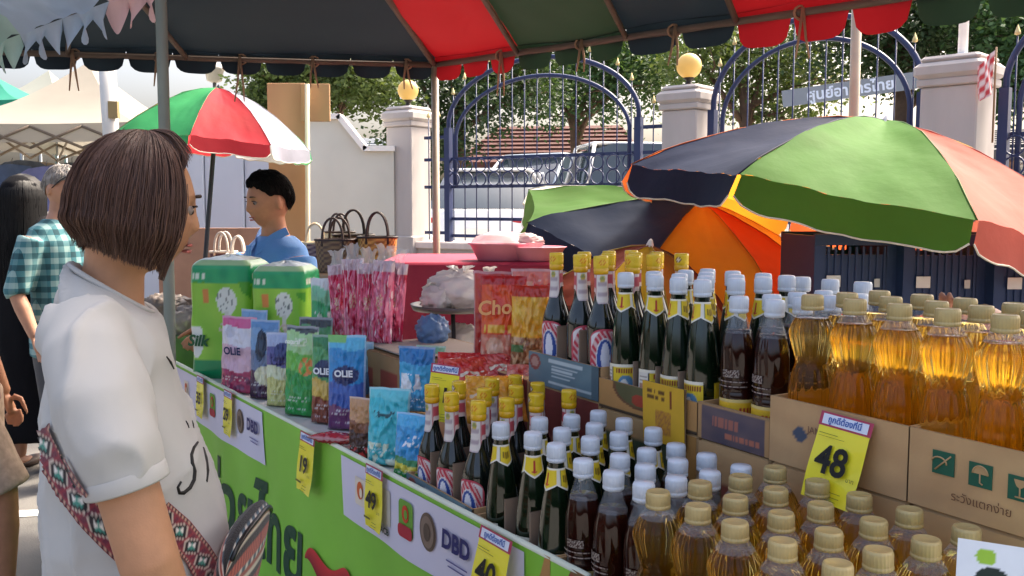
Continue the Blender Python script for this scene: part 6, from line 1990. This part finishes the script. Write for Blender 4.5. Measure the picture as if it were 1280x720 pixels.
# hair: bob
hairm = mat('brown_hair', '#553c32', .42, var=.35, vs_=90, stretch=(1, 1, .12), spec=.5)
def hsurf(ph, v, lay=0.0):
    """ph 0 = face; v 0 crown .. 1 hem (head-local)"""
    a = abs((ph + pi) % (2 * pi) - pi)               # 0 front .. pi back
    f = sm(.80, 1.12, a)                              # 0 = fringe area, 1 = long hair
    thm = 1.72
    ax, ay, az = .100 + lay, .089 + lay, .127 + lay
    if f < 1: thl = .60 + .42 * (a / .9) ** 1.5
    if v < .5 or f < .5:
        th = (thm if f >= .5 else thl) * (v / .5 if f >= .5 else v)
        p = V((sin(th) * cos(ph) * ax, sin(th) * sin(ph) * ay, cos(th) * az))
        if p.x < -.04: p.x *= 1.03
    else:
        th = thm; q = (v - .5) / .5
        p = V((sin(th) * cos(ph) * ax, sin(th) * sin(ph) * ay, cos(th) * az))
        if p.x < -.04: p.x *= 1.03
        L = .076 + .016 * cos(a) - .006 * sm(2.0, 3.1, a)
        bulge = .035 * sin(pi * min(1, q * .9)) - .24 * sm(.25, 1, q)
        p.x *= 1 + bulge * (.9 if a > 1.2 else .2); p.y *= 1 + bulge
        p.z -= L * q
        p.x -= .012 * q * sm(1.6, .9, a)
    return p
mb = MB()
rndh = random.Random(8)
mb.grid(lambda u, v: hm @ (hsurf(2 * pi * u, v * .94) * (.995 + .008 * noise.noise(V((cos(2 * pi * u) * 9, sin(2 * pi * u) * 9, v * 1.2))))), 150, 40)
for q in range(7500):
    ph = rndh.uniform(-pi, pi); a = abs(ph)
    lay = rndh.uniform(-.001, .0045)
    cl = noise.noise(V((ph * 7, 1.7, 0)))
    v1 = (1.0 + .10 * cl + rndh.uniform(-.14, .08)) if a > 1.0 else .98
    if rndh.random() < .06: lay += rndh.uniform(.003, .012)
    v0 = rndh.uniform(.02, .45)
    drift = rndh.gauss(0, .10) + .10 * noise.noise(V((ph * 4, 9.1, 0))); wv = rndh.uniform(0, 6)
    pts = []
    n_ = 12
    for j in range(n_):
        f = j / (n_ - 1); vv = v0 + (v1 - v0) * f
        p = hsurf(ph + drift * f + .012 * sin(wv + 5 * f), min(vv, 1.0), lay * min(1.0, vv * 2.2))
        if vv > 1: p.z -= .1 * (vv - 1)
        pts.append(hm @ p)
    mb.tube(pts, [.0008] * (n_ - 2) + [.0006, .0002], 3, cap=False)
for q in range(60):     # loose side strands by the cheek
    ph = -rndh.uniform(.9, 1.15); lay = rndh.uniform(-.004, .003); pts = []
    for j in range(10):
        f = j / 9; p = hsurf(-max(1.0, -ph), .3 + .7 * f, lay); p.x += .004 * f * rndh.uniform(.8, 1.1); p.z -= .018 * f * f
        pts.append(hm @ p)
    mb.tube(pts, [.001] * 8 + [.0007, .0003], 3, cap=False)
hairm2 = mat('brown_hair_light', '#6a4d3e', .40, var=.35, vs_=90, spec=.5)
mb.mi = [(1 if (i > 6000 and (i // 33) % 5 == 0) else 0) for i in range(len(mb.f))]
mb.build('hair', [hairm, hairm2], t)

# shoulder bag with woven strap
bag = thing('shoulder_bag', 'woven patterned shoulder bag with strap worn by the woman in white', 'bag', loc=W0)
def wov(u, v):
    f = abs(v - .5) * 2
    if f > .9: return H('#7a2a34')
    if f > .72: return H('#c9a58c') if int(u * 60) % 2 else H('#2a2028')
    if f > .62: return H('#8a3a40')
    k = (u * 6) % 1
    d = abs(k - .5) * 2 + f * 1.2
    if d < .5: return H('#3f8a7a') if (k < .5) == (v < .5) else H('#e2ded6')
    if d < .8: return H('#22191c')
    if d < 1.0: return H('#c9b8a8')
    return H('#8d2f3a') if (int(u * 40) % 2) else H('#6a2a3a')
def strap(path, w, off):
    mb = MB(); n = 60; k = 14; rows = []
    def P(u):
        x = u * (len(path) - 1); i = min(len(path) - 2, int(x)); f = x - i
        return path[i][0] + (path[i + 1][0] - path[i][0]) * f, path[i][1] + (path[i + 1][1] - path[i][1]) * f
    last = None; ok = []
    for i in range(n + 1):
        u = i / n; x, y = P(u); x2, y2 = P(min(1, u + .01)); x1, y1 = P(max(0, u - .01))
        dx, dy = x2 - x1, y2 - y1; L = sqrt(dx * dx + dy * dy); nx, ny = -dy / L, dx / L
        row = []
        for j in range(k + 1):
            s = (j / k - .5) * w
            row.append(onshirt(x + nx * s, y + ny * s, off))
        rows.append(row)
    vs2 = []; idx = {}; fs = []; cs = []
    for i in range(n + 1):
        for j in range(k + 1):
            if rows[i][j] is not None:
                idx[(i, j)] = len(vs2); vs2.append(rows[i][j]); cs.append(wov(i / n, j / k))
    for i in range(n):
        for j in range(k):
            q = [(i, j), (i + 1, j), (i + 1, j + 1), (i, j + 1)]
            if all(c in idx for c in q):
                pp = [vs2[idx[c]] for c in q]
                if max((pp[a] - pp[b]).length for a in range(4) for b in range(a)) < .05: fs.append(tuple(idx[c] for c in q))
    mb.add(vs2, fs, 0, cs)
    return mb
strap([(50, 538), (66, 572), (88, 610), (112, 642), (140, 672), (170, 700), (196, 722)], 34, .005).build('strap', CLOTHP, bag)
strap([(196, 640), (222, 664), (244, 692), (262, 722), (276, 750)], 36, .005).build('strap', CLOTHP, bag)
def bagp(u, v, s):
    c = wp(287, 712, 1.44)
    a = (u - .5) * 2; b = (v - .5) * 2
    r = max(0, 1 - abs(a) ** 3) ** .5
    x = .024 * s * max(0, 1 - a * a) ** .5 * max(0, 1 - abs(b) ** 3) ** .5 + .014
    return c + V((x + .018 * b, a * .125 - .0, b * .095 * (r * .6 + .4)))
def bagc(u, v):
    if v > .95: return H('#17151a')
    f = (v * 9) % 1; k = int(v * 9)
    if k % 3 == 0: return H('#c7654a') if int(u * 50) % 2 else H('#8d2f3a')
    if k % 3 == 1: return H('#d9cdbd') if f > .7 else H('#2a2228')
    return H('#a34a3c') if f < .5 else H('#3a5a6a') if int(u * 30) % 3 else H('#e0d8cc')
mb = MB(); mb.grid(lambda u, v: bagp(u, v, 1), 50, 40, bagc); mb.grid(lambda u, v: bagp(u, v, -1), 50, 40, bagc, flip=True)
mb.build('pouch', CLOTHP, bag)
m = MB(); c = wp(287, 712, 1.44)
m.tube([bagp(i / 20, .93, 1) + V((.002, 0, 0)) for i in range(1, 20)], .004, 6); m.build('zip', flat('#0f0f12', .3), bag)

# hand of a hidden seller reaching over the back row of oil bottles
hs = thing('person', 'fingers of a hidden seller reaching over the back oil bottles at right', 'person', loc=at(1208, 384, Y=1.86))
mb = MB()
hand_geo(mb, V((.055, .05, -.02)), V((-.75, -.62, .12)), V((-.62, .75, .2)), 1.0, -.55)
mb.tube([V((.058, .053, -.021)), V((.16, .14, -.07)), V((.30, .25, -.2))], [.024, .036, .042], 14)
me = remesh(mb, .004, 2, .4); me.materials.append(skin('#a9745a')); link('body', me, hs)
